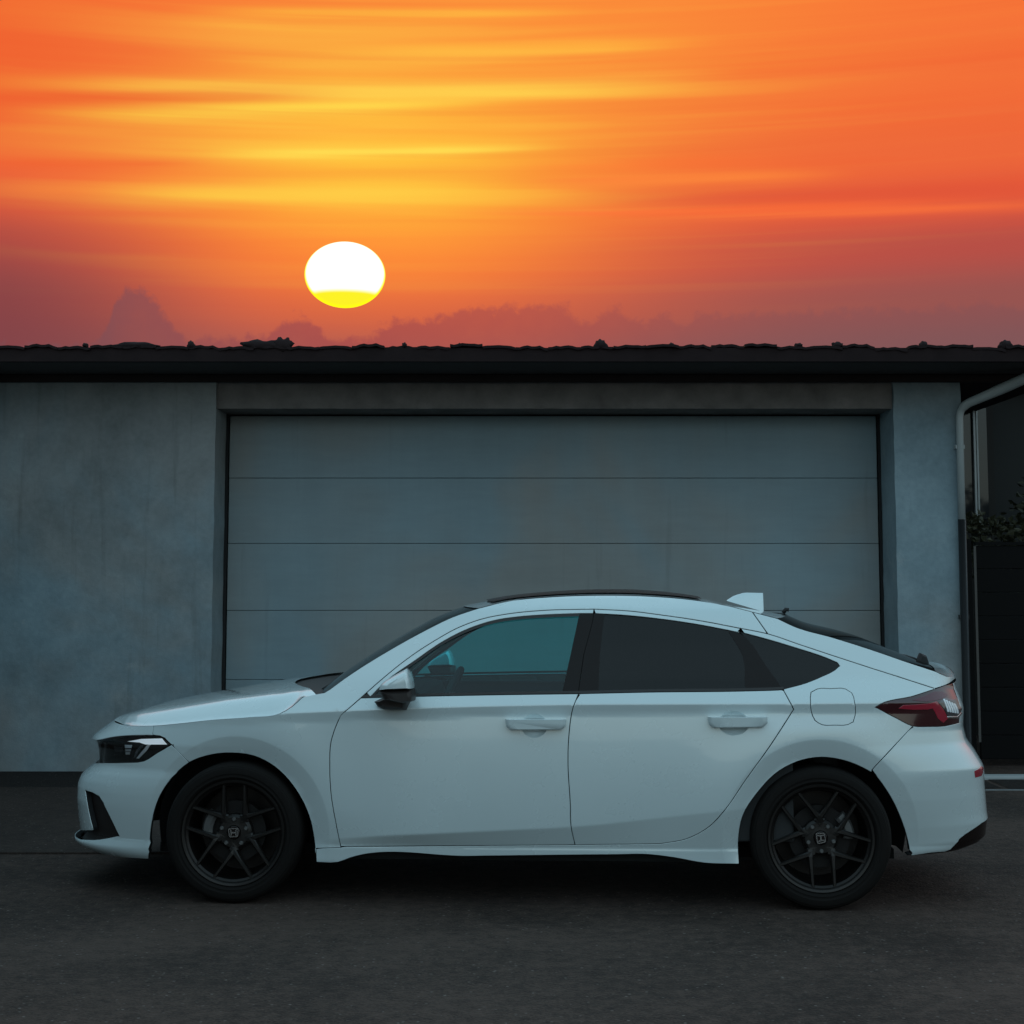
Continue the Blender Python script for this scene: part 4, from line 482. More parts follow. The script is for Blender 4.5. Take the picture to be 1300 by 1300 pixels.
def panel(name,poly,mat,off=0.,inset=.0022,skirt=.02,parent=None,holes=(),both=False,keep=None,mirror=True,gu=.03,gv=.02,label=None,dish=None,edge='seal_black'):
    """a pressed panel: polygon on the skin, rounded edge and a dark flange; mirrored to the far side"""
    parent=parent or CAR
    Q=resample(dedupe(inset_poly(poly,inset,keep)),.022)
    H=[resample(dedupe(np.array(h)*[US,1]),.012) for h in holes]
    uv,F=triangulate(Q,gu,gv,H)
    fix=[]
    for f in F:
        a,b,c=uv[f[0]],uv[f[1]],uv[f[2]]
        fix.append(f if (b[0]-a[0])*(c[1]-a[1])-(b[1]-a[1])*(c[0]-a[0])>0 else f[::-1])
    F=fix
    o=off if dish is None else off+dish(uv)
    p0,nn=skin(np.clip(uv[:,0]/US,1e-4,PI-1e-4),uv[:,1]); V=p0+(np.atleast_1d(o)[:,None] if np.ndim(o) else o)*nn; N=nn.copy()
    if dish is not None: N=None
    ctr=(uv[:,0]<.002)|(uv[:,0]>US*PI-.002); V[ctr,1]=0.
    V=list(V); mi=[0]*len(F); faces=list(F)
    if skirt:
        cnt={}
        for f in F:
            for i in range(len(f)): cnt[(f[i],f[(i+1)%len(f)])]=1
        be=[e for e in cnt if (e[1],e[0]) not in cnt]
        be=[e for e in be if not (ctr[e[0]] and ctr[e[1]])]
        out={}
        for a,b in be:
            t=np.cross(V[b]-V[a],nn[a]); t/=np.linalg.norm(t)+1e-9
            for q in (a,b): out.setdefault(q,[]).append(t)
        r1={};r2={};r3={}; N=list(N)
        for q,ts in out.items():
            t=np.sum(ts,0); t/=np.linalg.norm(t)+1e-9
            if ctr[q]: t[1]=0
            p=V[q]; n=nn[q]
            r1[q]=len(V); V.append(p+t*.0012-n*.0016); N.append((n+t)/np.linalg.norm(n+t))
            r2[q]=len(V); V.append(p+t*.0014-n*.0040); N.append(t)
            r3[q]=len(V); V.append(p+t*.0014-n*skirt); N.append(t)
        for a,b in be:
            for A,B,m in ((None,r1,0),(r1,r2,0),(r2,r3,1)):
                a0,b0=(a,b) if A is None else (A[a],A[b]); faces.append((b0,a0,B[a],B[b])); mi.append(m)
    V=np.array(V); n0=len(V)
    NM=None if N is None else np.array(N)
    if both:
        V2=V*[1,-1,1]; faces2=[tuple(i+n0 for i in f[::-1]) for f in faces]
        V=np.concatenate([V,V2]); faces=faces+faces2; mi=mi+mi
        if NM is not None: NM=np.concatenate([NM,NM*[1,-1,1]])
        return mesh(name,V,faces,[mat,edge],parent,NM,mi)
    ob=mesh(name,V,faces,[mat,edge],parent,NM,mi)
    if label: ob['label']=label
    if mirror:
        o2=mesh(name,V*[1,-1,1],[f[::-1] for f in faces],[mat,edge],parent if mirror is True else mirror,None if NM is None else NM*[1,-1,1],mi)
        return ob,o2
    return ob,None
def P(k): return D[k]
# ---- painted panels
panel('front_bumper',P('bumper_front'),'paint',both=True,skirt=.03,inset=.0024)
panel('bonnet_surround',P('beak'),'paint',both=True,inset=.0018)
K1s=np.array(D['fender_rail'])
def keep_rail(u,v): return min(np.hypot((K1s[:,0]-u)*US,K1s[:,1]-v))<.004
panel('front_fender',P('fender'),'paint',inset=.0028,keep=keep_rail,skirt=.03)
panel('roof_rail',P('rail'),'paint',inset=.0032,keep=lambda u,v: keep_rail(u,v),skirt=.012)
panel('rear_side_panel',P('quarter'),'paint',inset=.0028,skirt=.03,holes=[P('fuel')])
hs=panel('tailgate_side',P('hatch_side'),'paint',inset=.0030)
def ellipse(c,rx,rz,n=26): return [[c[0]+rx/US*math.cos(2*PI*i/n),c[1]+rz*math.sin(2*PI*i/n)] for i in range(n)]
def find_phi(x,z):
    a,b=.2,2.95
    for i in range(40):
        m=.5*(a+b)
        if skin(m,z)[0][0]<x: a=m
        else: b=m
    return m
cups={}
for key,dn,ev in (('f','door_f','front_door'),('r','door_r','rear_door')):
    h=np.array(E2['handle_'+key]); cx=h[:,0].mean(); cz=h[:,2].mean()-.004
    xc=np.array(E2['cup_'+key])[:,0].mean(); c=(find_phi(xc,cz),cz); el=ellipse(c,.062,.056)
    dr=panel(ev,P(dn),'paint',inset=.0032,holes=[el])
    panel('handle_cup',ellipse(c,.0615,.0555),'paint',inset=0,skirt=0,parent=dr[0],mirror=dr[1],gu=.006,gv=.006,
        dish=lambda uv,c=c:-.014*np.clip(1-((uv[:,0]-c[0]*US)/.0615)**2-((uv[:,1]-c[1])/.0555)**2,0,1)**.7)
    cups[key]=(dr,h)
panel('fuel_flap',P('fuel'),'paint',inset=.0050,skirt=.012)
panel('rear_bumper',P('rbumper'),'paint',both=True,inset=.0028,skirt=.03)
panel('tailgate_face',P('tailgate'),'paint',both=True,inset=.001)
# ---- dark parts
panel('bumper_grille',P('vent'),'trim_black',off=-.035,inset=-.006,skirt=0,both=True)
panel('radiator_grille',P('grille'),'trim_black',off=-.02,inset=-.004,skirt=0,both=True)
panel('rear_diffuser',P('valance'),'gloss_black',off=-.006,inset=-.004,skirt=.03,both=True)
# ---- windows
gf=panel('front_side_window',P('glass_f'),'glass_clear',off=-.008,inset=-.004,skirt=0)
panel('window_surround',P('frame_f'),'paint',off=-.001,inset=.0026,skirt=.008); panel('window_surround',P('frame_r'),'paint',off=-.001,inset=.0026,skirt=.008)
panel('door_pillar',P('pillar_bf'),'gloss_black',off=-.005,inset=-.001,skirt=.01)
panel('door_pillar',P('pillar_br'),'gloss_black',off=-.005,inset=-.001,skirt=.01)
panel('rear_side_window',P('glass_r'),'glass_privacy',off=-.008,inset=-.003,skirt=0)
panel('door_pillar',P('pillar_q'),'gloss_black',off=-.005,inset=.0005,skirt=.01)
panel('quarter_window',P('glass_q'),'glass_privacy',off=-.007,inset=-.0015,skirt=0)
panel('mirror_base_panel',P('triangle_f'),'trim_black',off=-.004,inset=-.004,skirt=0)
# black seal along the top of the doors and under the glass
def strip_on_skin(name,pts,w0,w1,off,mat):
    p=np.array(pts); V=[];F=[];N=[]
    for k,d in enumerate((w0,w1)):
        a,n=skin(p[:,0],p[:,1]+d,off); V+=list(a); N+=list(n)
    n=len(p)
    for i in range(n-1): F.append((i,i+1,n+i+1,n+i))
    V=np.array(V);N=np.array(N)
    mesh(name,V,F,mat,CAR,N); mesh(name,V*[1,-1,1],[f[::-1] for f in F],mat,CAR,N*[1,-1,1])
strip_on_skin('belt_seal',P('belt_f'),.0015,.013,-.002,'trim_black'); strip_on_skin('belt_seal',P('belt_r'),.0015,.013,-.002,'trim_black')
strip_on_skin('door_seal',P('wt_f'),-.014,-.001,-.003,'trim_black')
# ---- lamps
panel('headlamp',P('headlight'),'gloss_black',off=-.030,inset=-.006,skirt=0)
for nm,key,mt,of in (('running_light','drl','lamp_lit',-.010),('running_light','drl_leg','lamp_white',-.016),('running_light','drl_leg2','reflector_grey',-.020),('projector_lamp','projector','lamp_white',-.018),('projector_lamp','projector_b','lamp_white',-.018),('projector_lamp','projector_c','lamp_white',-.018),('projector_lamp','projector2','reflector_grey',-.022)):
    q=np.array(P(key)); z0_,z1_=q[:,1].min(),q[:,1].max()
    panel(nm,q.tolist(),mt,off=of-.008,inset=0,skirt=0,gu=.006,gv=.004,dish=lambda uv,z0_=z0_,z1_=z1_:.014*(z1_-uv[:,1])/(z1_-z0_) if key=='drl' else 0*uv[:,1])
panel('headlamp_lens',P('headlight'),'lens',off=-.002,inset=.003,skirt=0)
panel('tail_lamp',P('taillight'),'lamp_dark_red',off=-.001,inset=.002,skirt=.02)
panel('tail_lamp_bar',P('tl_bar'),'lamp_red',off=.0015,inset=0,skirt=.003,edge='lamp_red')
panel('tail_lamp_bar',P('tl_red'),'lamp_wine',off=.0015,inset=0,skirt=.003,edge='lamp_wine')
panel('reversing_lamp',P('tl_clear'),'lamp_clear',off=.0015,inset=0,skirt=.003,edge='lamp_clear')
panel('reversing_lamp_trim',P('tl_chrome'),'chrome',off=.003,inset=0,skirt=.003,edge='chrome')
for q in P('tl_fins'): panel('lamp_fin',q,'lamp_white',off=.0035,inset=0,skirt=.003,edge='lamp_white')
panel('rear_reflector',P('reflector'),'lamp_red',off=.002,inset=0,skirt=.004,edge='chrome')
# ---- dark inner shell behind the panel gaps, with open wheel arches
def shell():
    poly=[[0.,.24],[.75,.24]]; fa=P('arch_f'); ra=P('arch_r')
    c1=np.mean(fa,0); c2=np.mean(ra,0)
    poly+=[[c1[0]+(a-c1[0])*1.13,b+.035] for a,b in fa]; poly[2][1]=.2; poly[len(poly)-1][1]=.2
    poly+=[[c2[0]+(a-c2[0])*1.13,b+.035] for a,b in ra]; poly[-1][1]=.24; poly[2+len(fa)][1]=.2
    poly+=[[PI,.28],[PI,.90],[2.2,.90],[1.5,.90],[1.0,.84],[.5,.80],[0.,.76]]
    panel('inner_shell',poly,'liner',off=-.055,inset=0,skirt=0,both=True,gu=.06,gv=.05)
shell()
# ---- top skins: windscreen, roof, rear window, spoiler
def interp_row(t,ts,vs): return np.interp(t,ts,vs)
def loft(name,edge,bx,bz,mat,off=0.,vmax=1.,nv=33,pw=2.2,parent=None,closed_under=0.,v0=None):
    e=np.array(edge); n=len(e); vs=np.linspace(-vmax,vmax,nv)
    s=np.concatenate([[0],np.cumsum(np.linalg.norm(np.diff(e,axis=0),axis=1))]); s/=s[-1]
    BX=np.interp(s,[q[0] for q in bx],[q[1] for q in bx]); BZ=np.interp(s,[q[0] for q in bz],[q[1] for q in bz])
    V=np.zeros((n,nv,3))
    for j,v in enumerate(vs):
        c=1-abs(v)**pw
        V[:,j,0]=e[:,0]+BX*c; V[:,j,1]=-e[:,1]*v*-1 if False else e[:,1]*-v*-1; V[:,j,2]=e[:,2]+BZ*c
    # near side (y<0) is v=+1 because edge y is negative
    du=np.gradient(V,axis=0); dv=np.gradient(V,axis=1); N=np.cross(du,-dv); N/=np.linalg.norm(N,axis=-1,keepdims=True)+1e-12
    if N[n//2,nv//2,2]<0: N=-N
    V=V+off*N
    F=[]
    for i in range(n-1):
        for j in range(nv-1): F.append((i*nv+j,(i+1)*nv+j,(i+1)*nv+j+1,i*nv+j+1))
    VV=V.reshape(-1,3); a,b,c=VV[F[0][0]],VV[F[0][1]],VV[F[0][2]]
    if np.cross(b-a,c-b)@N.reshape(-1,3)[F[0][0]]<0: F=[f[::-1] for f in F]
    return mesh(name,VV,F,mat,parent or CAR,N.reshape(-1,3)),V
def dense(e,step=.03):
    e=np.array(e); s=np.concatenate([[0],np.cumsum(np.linalg.norm(np.diff(e,axis=0),axis=1))]); t=np.linspace(0,s[-1],max(3,int(s[-1]/step)))
    return np.stack([np.interp(t,s,e[:,i]) for i in range(3)],1)
K1,K2,K3,K4,K5=[np.array(D[k]) for k in('K1','K2','K3','K4','K5')]
ROOF=dense(np.concatenate([K2,K3[1:]]))
loft('windscreen',dense(K1),[(0,-.10),(1,-.12)],[(0,.0),(1,.004)],'glass_wind',off=-.004)
bxr=[(0,-.12),(.12,-.05),(.3,0),(.85,.0),(.95,.05),(1,.10)]; bzr=[(0,.004),(.25,.016),(.5,.020),(.72,.014),(.85,.005),(1,.004)]
loft('roof',ROOF,bxr,bzr,'paint'); loft('headliner',ROOF,bxr,bzr,'interior',off=-.04)
sr=[q for q in ROOF if -.17<q[0]<.86]
def sub_b(b,edge,full):
    s=lambda x: np.interp(x,full[:,0],np.linspace(0,1,len(full)))
    return [(k/6,float(np.interp(s(edge[0][0]+(edge[-1][0]-edge[0][0])*k/6),[q[0] for q in b],[q[1] for q in b]))) for k in range(7)]
loft('sunroof',np.array(sr)*[1,1,1],sub_b(bxr,sr,ROOF),sub_b(bzr,sr,ROOF),'gloss_black',off=.007,vmax=.90)
loft('rear_window',dense(K4),[(0,.10),(1,.06)],[(0,.012),(.5,.03),(1,.012)],'glass_privacy',off=-.003)
# spoiler: top, rounded trailing edge and underside
k5=dense(K5,.02); tr=k5[-1]
und=np.array([tr+[.004,.004,-.010],tr+[-.006,.012,-.022],tr+[-.05,.0,-.034]])
loft('spoiler',np.concatenate([k5,und]),[(0,.06),(.55,.04),(.7,.04),(1,.03)],[(0,.012),(.55,.042),(.72,.040),(1,.03)],'paint',nv=41)
# ---- bonnet: a height field between its shut lines
def bonnet():
    ed=np.array([skin(max(a,1e-4),b)[0] for a,b in D['hood_edge']]); ed[0,1]=0
    xs=ed[:,0]; o=np.argsort(xs); ex,ey,ez=xs[o],-ed[o,1],ed[o,2]
    cx=D['hood_rear']; 
    z0=lambda x: np.interp(x,[q[0] for q in D['hood_mid']],[q[1] for q in D['hood_mid']])
    # rear edge: curves forward towards the centre
    near=np.array(D['hood_corner']); r=[]
    for k in range(1,13):
        y=near[1]*(1-k/12); r.append((cx+(near[0]-cx)*(y/near[1])**2,y))
    loop=[(a,b) for a,b in ed[:,:2]]+[tuple(near[:2])]+r
    L=np.array(loop); L=resample(dedupe(L,.001),.02)
    L=L[::1]
    A=.5*np.sum(L[:,0]*np.roll(L[:,1],-1)-np.roll(L[:,0],-1)*L[:,1])
    if A<0: L=L[::-1]
    U,V=np.meshgrid(np.arange(-2.12,-.85,.025),np.arange(-.9,0,.02),indexing='ij'); G=np.stack([U.ravel(),V.ravel()],1)
    G=G[inside(G[:,0],G[:,1],L)]; G=G[dist_edge(G[:,0],G[:,1],L)>.006]
    verts=[Vector(map(float,q)) for q in L]+[Vector(map(float,q)) for q in G]; n=len(L)
    rr=delaunay_2d_cdt(verts,[(i,(i+1)%n) for i in range(n)],[],1,1e-6)
    uv=np.array([(v.x,v.y) for v in rr[0]])
    gs=[0,.25,.5,.70,.80,.86,.90,.95,1.0]; gv=[0,.015,.05,.11,.17,.25,.38,.66,1.0]
    def H(x,y):
        ye=np.maximum(np.interp(x,ex,ey),1e-3); zs=np.interp(x,ex,ez); s=np.clip(np.abs(y)/ye,0,1)
        zc=z0(x); return zc+(zs-zc)*np.interp(s,gs,gv)
    def Hs(x,y):
        a=0
        for d in (-.012,-.006,0,.006,.012): a=a+H(x,np.minimum(y+d,0))
        return a/5
    # near the shut line use the exact height so that it meets the fender
    ye=np.maximum(np.interp(uv[:,0],ex,ey),1e-3); s=np.abs(uv[:,1])/ye; w=sstep(.93,.985,s)
    z=Hs(uv[:,0],uv[:,1])*(1-w)+H(uv[:,0],uv[:,1])*w
    e=.008; gx=(Hs(uv[:,0]+e,uv[:,1])-Hs(uv[:,0]-e,uv[:,1]))/(2*e); gy=(Hs(uv[:,0],uv[:,1]+e)-Hs(uv[:,0],uv[:,1]-e))/(2*e)
    N=np.stack([-gx,-gy,np.ones(len(gx))],1); N/=np.linalg.norm(N,axis=1,keepdims=True)
    N[np.abs(uv[:,1])<1e-4,1]=0
    V=np.stack([uv[:,0],uv[:,1],z],1); F=[]
    for f in rr[2]:
        a,b,c=uv[f[0]],uv[f[1]],uv[f[2]]; F.append(tuple(f) if (b[0]-a[0])*(c[1]-a[1])-(b[1]-a[1])*(c[0]-a[0])>0 else tuple(f[::-1]))
    n0=len(V); V2=np.concatenate([V,V*[1,-1,1]]); F2=F+[tuple(i+n0 for i in f[::-1]) for f in F]
    mesh('bonnet',V2,F2,'paint',CAR,np.concatenate([N,N*[1,-1,1]]))
    # cowl under the windscreen
    rc=[near[:2]]+r; Vc=[];Fc=[]; m=len(rc)
    for (x,y) in rc:
        zc=float(H(np.array([x]),np.array([y]))[0]); t=1-abs(y/near[1])**2.2
        Vc.append((x-.01,y,zc-.012)); Vc.append((K1[0][0]-.085*t+.03,y*abs(K1[0][1]/near[1]),K1[0][2]-.012))
    n1=len(Vc); Vc+= [(a,-b,c) for a,b,c in Vc]
    for i in range(m-1): Fc.append((2*i,2*i+1,2*i+3,2*i+2)); Fc.append((n1+2*i,n1+2*i+2,n1+2*i+3,n1+2*i+1))
    mesh('cowl_panel',Vc,Fc,'trim_black',CAR)
bonnet()
tube('wiper_arm',[(-1.02,-.46,.965),(-.99,-.2,.992),(-.99,.14,.995),(-.97,.4,.985)],.009,'seal_black',CAR,n=8)
tube('wiper_arm',[(-1.04,.10,.975),(-1.0,.35,.985),(-.96,.62,.975)],.009,'seal_black',CAR,n=8)
# ---- mirrors
def pod(name,poly,secs,mat,parent=CAR,both=True,cz=0.):
    p=np.array(poly)[:,[0,2]]; p=resample(p,.012); c=p.mean(0); n=len(p); V=[];F=[]
    for (y,sc,dx,dz) in secs:
        for q in p: V.append((c[0]+(q[0]-c[0])*sc+dx,y,c[1]+(q[1]-c[1])*sc+dz))
    for i in range(len(secs)-1):
        for j in range(n): F.append((i*n+j,i*n+(j+1)%n,(i+1)*n+(j+1)%n,(i+1)*n+j))
    F.append(tuple(range(n))[::-1]); F.append(tuple((len(secs)-1)*n+j for j in range(n)))
    A=.5*np.sum(p[:,0]*np.roll(p[:,1],-1)-np.roll(p[:,0],-1)*p[:,1])
    up=secs[-1][0]<secs[0][0]
    if (A>0)!=up: F=[f[::-1] for f in F]
    a=mesh(name,V,F,mat,parent); a.data.set_sharp_from_angle(angle=math.radians(42))
    if both:
        b=mesh(name,[(x,-y,z) for x,y,z in V],[f[::-1] for f in F],mat,parent); b.data.set_sharp_from_angle(angle=math.radians(42))
        return a,b
    return a,None
msec=[(-.905,.70,0,0),(-.92,.88,0,0),(-.95,.97,0,0),(-.99,1.,0,0),(-1.04,.985,0,0),(-1.075,.93,0,-.001),(-1.095,.82,.004,-.003),(-1.108,.60,.008,-.006)]
ma=pod('door_mirror',E2['mirror_body'],msec,'trim_black')
for q,parent in zip((1,-1),ma):
    a,_=pod('mirror_cap',E2['mirror_cap'],[(y,s,dx,dz) for y,s,dx,dz in msec],'paint',parent,both=False)
    if q<0: a.data.transform(Matrix.Scale(-1,4,(0,1,0))); a.data.flip_normals()
pod('mirror_foot',E2['mirror_foot'],[(-.86,1.,0,0),(-.90,1.,0,0),(-.95,.96,0,0.004),(-.985,.85,0,.008),(-1.0,.6,0,.012)],'trim_black')
# ---- door handles
for key in ('f','r'):
    dr,h=cups[key]; yb=-half_width(h[:,0].mean(),h[:,2].mean())
    for sgn,door in zip((1,-1),dr):
        a,_=pod('door_handle',h,[(yb+.006,.97,0,.001),(yb-.012,1.,0,0),(yb-.024,1.,0,.0005),(yb-.031,.965,0,.002),(yb-.035,.86,0,.003)],'paint',door,both=False)
        if sgn<0: a.data.transform(Matrix.Scale(-1,4,(0,1,0))); a.data.flip_normals()
# ---- roof aerial and rear wiper
def fin():
    a=np.array(E2['ant']); V=[];F=[]
    xs=np.linspace(a[0][0],a[3][0]+.002,12); top=np.interp(xs,a[:4,0],a[:4,2]); zb=1.345
    for i,x in enumerate(xs):
        t=i/11; hw=.006+.030*math.sin(PI*min(1,.15+t*.62)); zb=1.3985-.056*t; zt=max(top[i],zb+.003)
        for (dy,zz) in ((-hw,zb),(-hw*.72,zb+(zt-zb)*.5),(-.006,zt-.004),(0,zt),(.006,zt-.004),(hw*.72,zb+(zt-zb)*.5),(hw,zb)): V.append((x,dy,zz))
    for i in range(11):
        for j in range(6): F.append((i*7+j,(i+1)*7+j,(i+1)*7+j+1,i*7+j+1))
    F.append(tuple(range(7))); F.append(tuple(77+j for j in range(7))[::-1])
    o=mesh('roof_aerial',V,F,'paint',CAR); o.data.set_sharp_from_angle(angle=math.radians(40))
fin()
pod('rear_wiper',E2['wiper'],[(-.06,.8,0,0),(-.075,1.,0,0),(-.12,1.,0,0),(-.135,.75,0,0)],'seal_black',both=False)
tube('rear_wiper_arm',[(1.955,-.1,1.105),(1.93,.02,1.115),(1.90,.30,1.117)],.008,'seal_black',CAR,n=8)
tube('washer_nozzle',[(1.315,.12,1.333),(1.33,.12,1.352),(1.345,.12,1.350)],.011,'seal_black',CAR,n=8)
# ---- cabin
cab=box('cabin_floor',-.95,.95,-.78,.78,.20,.34,'interior',CAR)
box('dashboard',-.98,-.52,-.70,.70,.55,.955,'interior',CAR,bev=.06)
for s in (-1,1): box('door_lining',-.75,1.25,s*.80-.03,s*.80+.03,.3,.935,'interior',CAR,bev=.01)
for s in (-1,1):
    st=box('front_seat',.02,.52,s*.37-.25,s*.37+.25,.34,.56,'seat',CAR,bev=.05)
    bm=bmesh.new(); add_box(bm,-.06,.06,-.24,.24,0,.60,.05); add_box(bm,-.045,.045,-.12,.12,.615,.78,.035)
    b=bmobj('seat_back',bm,'seat',st); b.location=(.50,s*.37,.50); b.rotation_euler=(0,math.radians(24),0)
bm=bmesh.new(); add_box(bm,.95,1.45,-.62,.62,.34,.58,.05); add_box(bm,1.36,1.50,-.62,.62,.56,1.10,.05); bmobj('rear_seat',bm,'seat',CAR)
box('parcel_shelf',1.45,1.93,-.66,.66,.93,.96,'interior',CAR)
def torus(name,R,r,mat,parent,n=36,m=10):
    V=[];F=[]
    for i in range(n):
        a=2*PI*i/n
        for j in range(m):
            b=2*PI*j/m; V.append(((R+r*math.cos(b))*math.cos(a),(R+r*math.cos(b))*math.sin(a),r*math.sin(b)))
    for i in range(n):
        for j in range(m): F.append((i*m+j,((i+1)%n)*m+j,((i+1)%n)*m+(j+1)%m,i*m+(j+1)%m))
    return mesh(name,V,F,mat,parent)
sw=torus('steering_wheel',.18,.016,'interior',CAR); sw.location=(-.42,-.37,.90); sw.rotation_euler=(0,math.radians(-64),0)
bm=bmesh.new(); add_box(bm,-.17,.17,-.02,.02,-.012,.012,.004); add_box(bm,-.06,.06,-.06,.06,-.03,.012,.015); bmobj('wheel_spokes',bm,'interior',sw)
# ---- wheels
def lathe(name,prof,mat,parent=None,n=72,y0=0.):
    V=[];F=[]; m=len(prof)
    for i in range(n):
        a=2*PI*i/n
        for r,y in prof: V.append((r*math.cos(a),y+y0,r*math.sin(a)))
    for i in range(n):
        for j in range(m-1): F.append((i*m+j,i*m+j+1,((i+1)%n)*m+j+1,((i+1)%n)*m+j))
    o=mesh(name,V,F,mat,parent); o.data.set_sharp_from_angle(angle=math.radians(35)); return o
def bar(bm,pts):
    """box-section spoke: list of (centre xyz, half width, thickness, side dir)"""
    rings=[]
    for (c,hw,th,sd) in pts:
        c=Vector(c); sd=Vector(sd)
        rings.append([bm.verts.new(c+sd*hw*a+Vector((0,b,0))) for a,b in ((-1,th),(-1,.006),(-.55,0),(.55,0),(1,.006),(1,th))])
    for A,B in zip(rings[:-1],rings[1:]):
        for j in range(6): bm.faces.new((A[j],A[(j+1)%6],B[(j+1)%6],B[j]))
    bm.faces.new(rings[0]); bm.faces.new(rings[-1][::-1])
def emblem(parent,ang,y):
    # upright letter-like bars inside a rounded frame
    def rr(w,h,c,taper,n=5):
        out=[]
        for (sx,sz) in ((1,1),(-1,1),(-1,-1),(1,-1)):
            for k in range(n):
                a=PI/2*k/(n-1)+{(1,1):0,(-1,1):PI/2,(-1,-1):PI,(1,-1):1.5*PI}[(sx,sz)]
                X=sx*(w-c)+c*math.cos(a); Z=sz*(h-c)+c*math.sin(a); out.append((X*(1+taper*Z/h),Z))
        return out
    o=rr(.0235,.0205,.008,.10); i=rr(.0195,.0165,.006,.10); V=[];F=[]; n=len(o)
    def addloop(l,yy): 
        s=len(V); V.extend([(a,yy,b) for a,b in l]); return s
    a=addloop(o,-.004); b=addloop(i,-.004); c=addloop(o,0.); d=addloop(i,0.)
    for k in range(n):
        q=(k+1)%n; F+= [(a+k,a+q,b+q,b+k),(a+q,a+k,c+k,c+q),(b+k,b+q,d+q,d+k)]
    def prism(pts):
        s=len(V); m=len(pts); V.extend([(x,-.004,z) for x,z in pts]); V.extend([(x,0.,z) for x,z in pts]); F.append(tuple(range(s,s+m)))
        for k in range(m): F.append((s+(k+1)%m,s+k,s+m+k,s+m+(k+1)%m))
    for sx in (-1,1):
        prism([(sx*.0165,.0155),(sx*.0115,.0155),(sx*.0085,.003),(sx*.0085,-.003),(sx*.0095,-.0155),(sx*.0140,-.0155),(sx*.0135,0.)])
    prism([(-.0088,.0032),(.0088,.0032),(.0088,-.0032),(-.0088,-.0032)])
    e=mesh('centre_emblem',V,F,'chrome',parent,smooth=False); e.location=(0,y,0); e.rotation_euler=(0,-ang,0); return e
def make_wheel(x,side,v_ang,em_ang,cal_ang):
    w=lathe('wheel',[(.200,.10),(.214,.02),(.220,-.06),(.226,-.098),(.233,-.106),(.2425,-.108),(.2475,-.104),(.248,-.096)],'rim',CAR)
    t=lathe('tyre',[(.232,.10),(.262,.118),(.296,.120),(.314,.110),(.3225,.085),(.325,.05),(.3255,.0),(.325,-.05),(.3225,-.085),(.316,-.104),(.309,-.111),(.306,-.1115),(.302,-.1165),(.290,-.1195),(.276,-.120),(.274,-.1185),(.262,-.1175),(.260,-.1185),(.254,-.1155),(.249,-.108),(.246,-.098)],'tyre',w,n=96)
    lathe('rim_barrel',[(.226,-.096),(.216,-.088),(.208,-.04),(.205,.1),(.10,.1)],'rim_barrel',w)
    for k in range(5):
        th=v_ang+k*2*PI/5
        for sg in (-1,1):
            bm=bmesh.new(); a=th+sg*math.radians(23.5)
            tip=Vector((.228*math.cos(a),-.097,.228*math.sin(a))); ver=Vector((.088*math.cos(th),-.089,.088*math.sin(th))); dr=(tip-ver).normalized(); sd=Vector((-dr.z,0,dr.x))
            q=ver-dr*.02
            bar(bm,[(tip,.0078,.030,sd),(ver+dr*.065+Vector((0,-.001,0)),.0095,.034,sd),(ver+dr*.012,.0130,.036,sd),(q+Vector((0,.004,0)),.0170,.036,sd),(Vector((.052*math.cos(th),-.083,.052*math.sin(th))),.026,.036,sd)])
            bmobj('spoke',bm,'rim',w)
    lathe('hub',[(.0,-.078),(.030,-.080),(.034,-.084),(.046,-.083),(.070,-.083),(.082,-.072),(.084,-.03)],'rim',w,n=40)
    lathe('hub_cap',[(.0,-.089),(.026,-.089),(.030,-.086),(.031,-.078)],'gloss_black',w,n=32)
    emblem(w,em_ang,-.0895)
    for k in range(5):
        a=v_ang+PI/5+k*2*PI/5
        lathe('lug_nut',[(0,-.012),(.0065,-.012),(.0095,-.008),(.0105,0)],'caliper',w,n=12).location=(.0605*math.cos(a),-.081,.0605*math.sin(a))
    lathe('brake_disc',[(.07,-.02),(.075,-.035),(.142,-.035),(.142,-.012),(.07,-.012)],'disc',w,n=48)
    V=[];F=[]; m=9
    for i in range(m):
        a=cal_ang+math.radians(-24+48*i/(m-1))
        for r,y in ((.108,-.012),(.108,-.060),(.122,-.068),(.150,-.064),(.160,-.045),(.160,-.01)): V.append((r*math.cos(a),y,r*math.sin(a)))
    for i in range(m-1):
        for j in range(5): F.append((i*6+j,i*6+j+1,(i+1)*6+j+1,(i+1)*6+j))
    F.append(tuple(range(6))[::-1]); F.append(tuple((m-1)*6+j for j in range(6)))
    mesh('brake_caliper',V,F,'caliper',w,smooth=False)
    w.location=(x,side*.765,.325); 
    if side>0: w.rotation_euler=(0,0,PI)
    return w
make_wheel(-1.3675,-1,math.radians(126),math.radians(3),math.radians(165))
make_wheel(1.3675,-1,math.radians(92.5),math.radians(97),math.radians(22))
make_wheel(-1.3675,1,math.radians(60),0,math.radians(15)); make_wheel(1.3675,1,math.radians(20),0,math.radians(165))
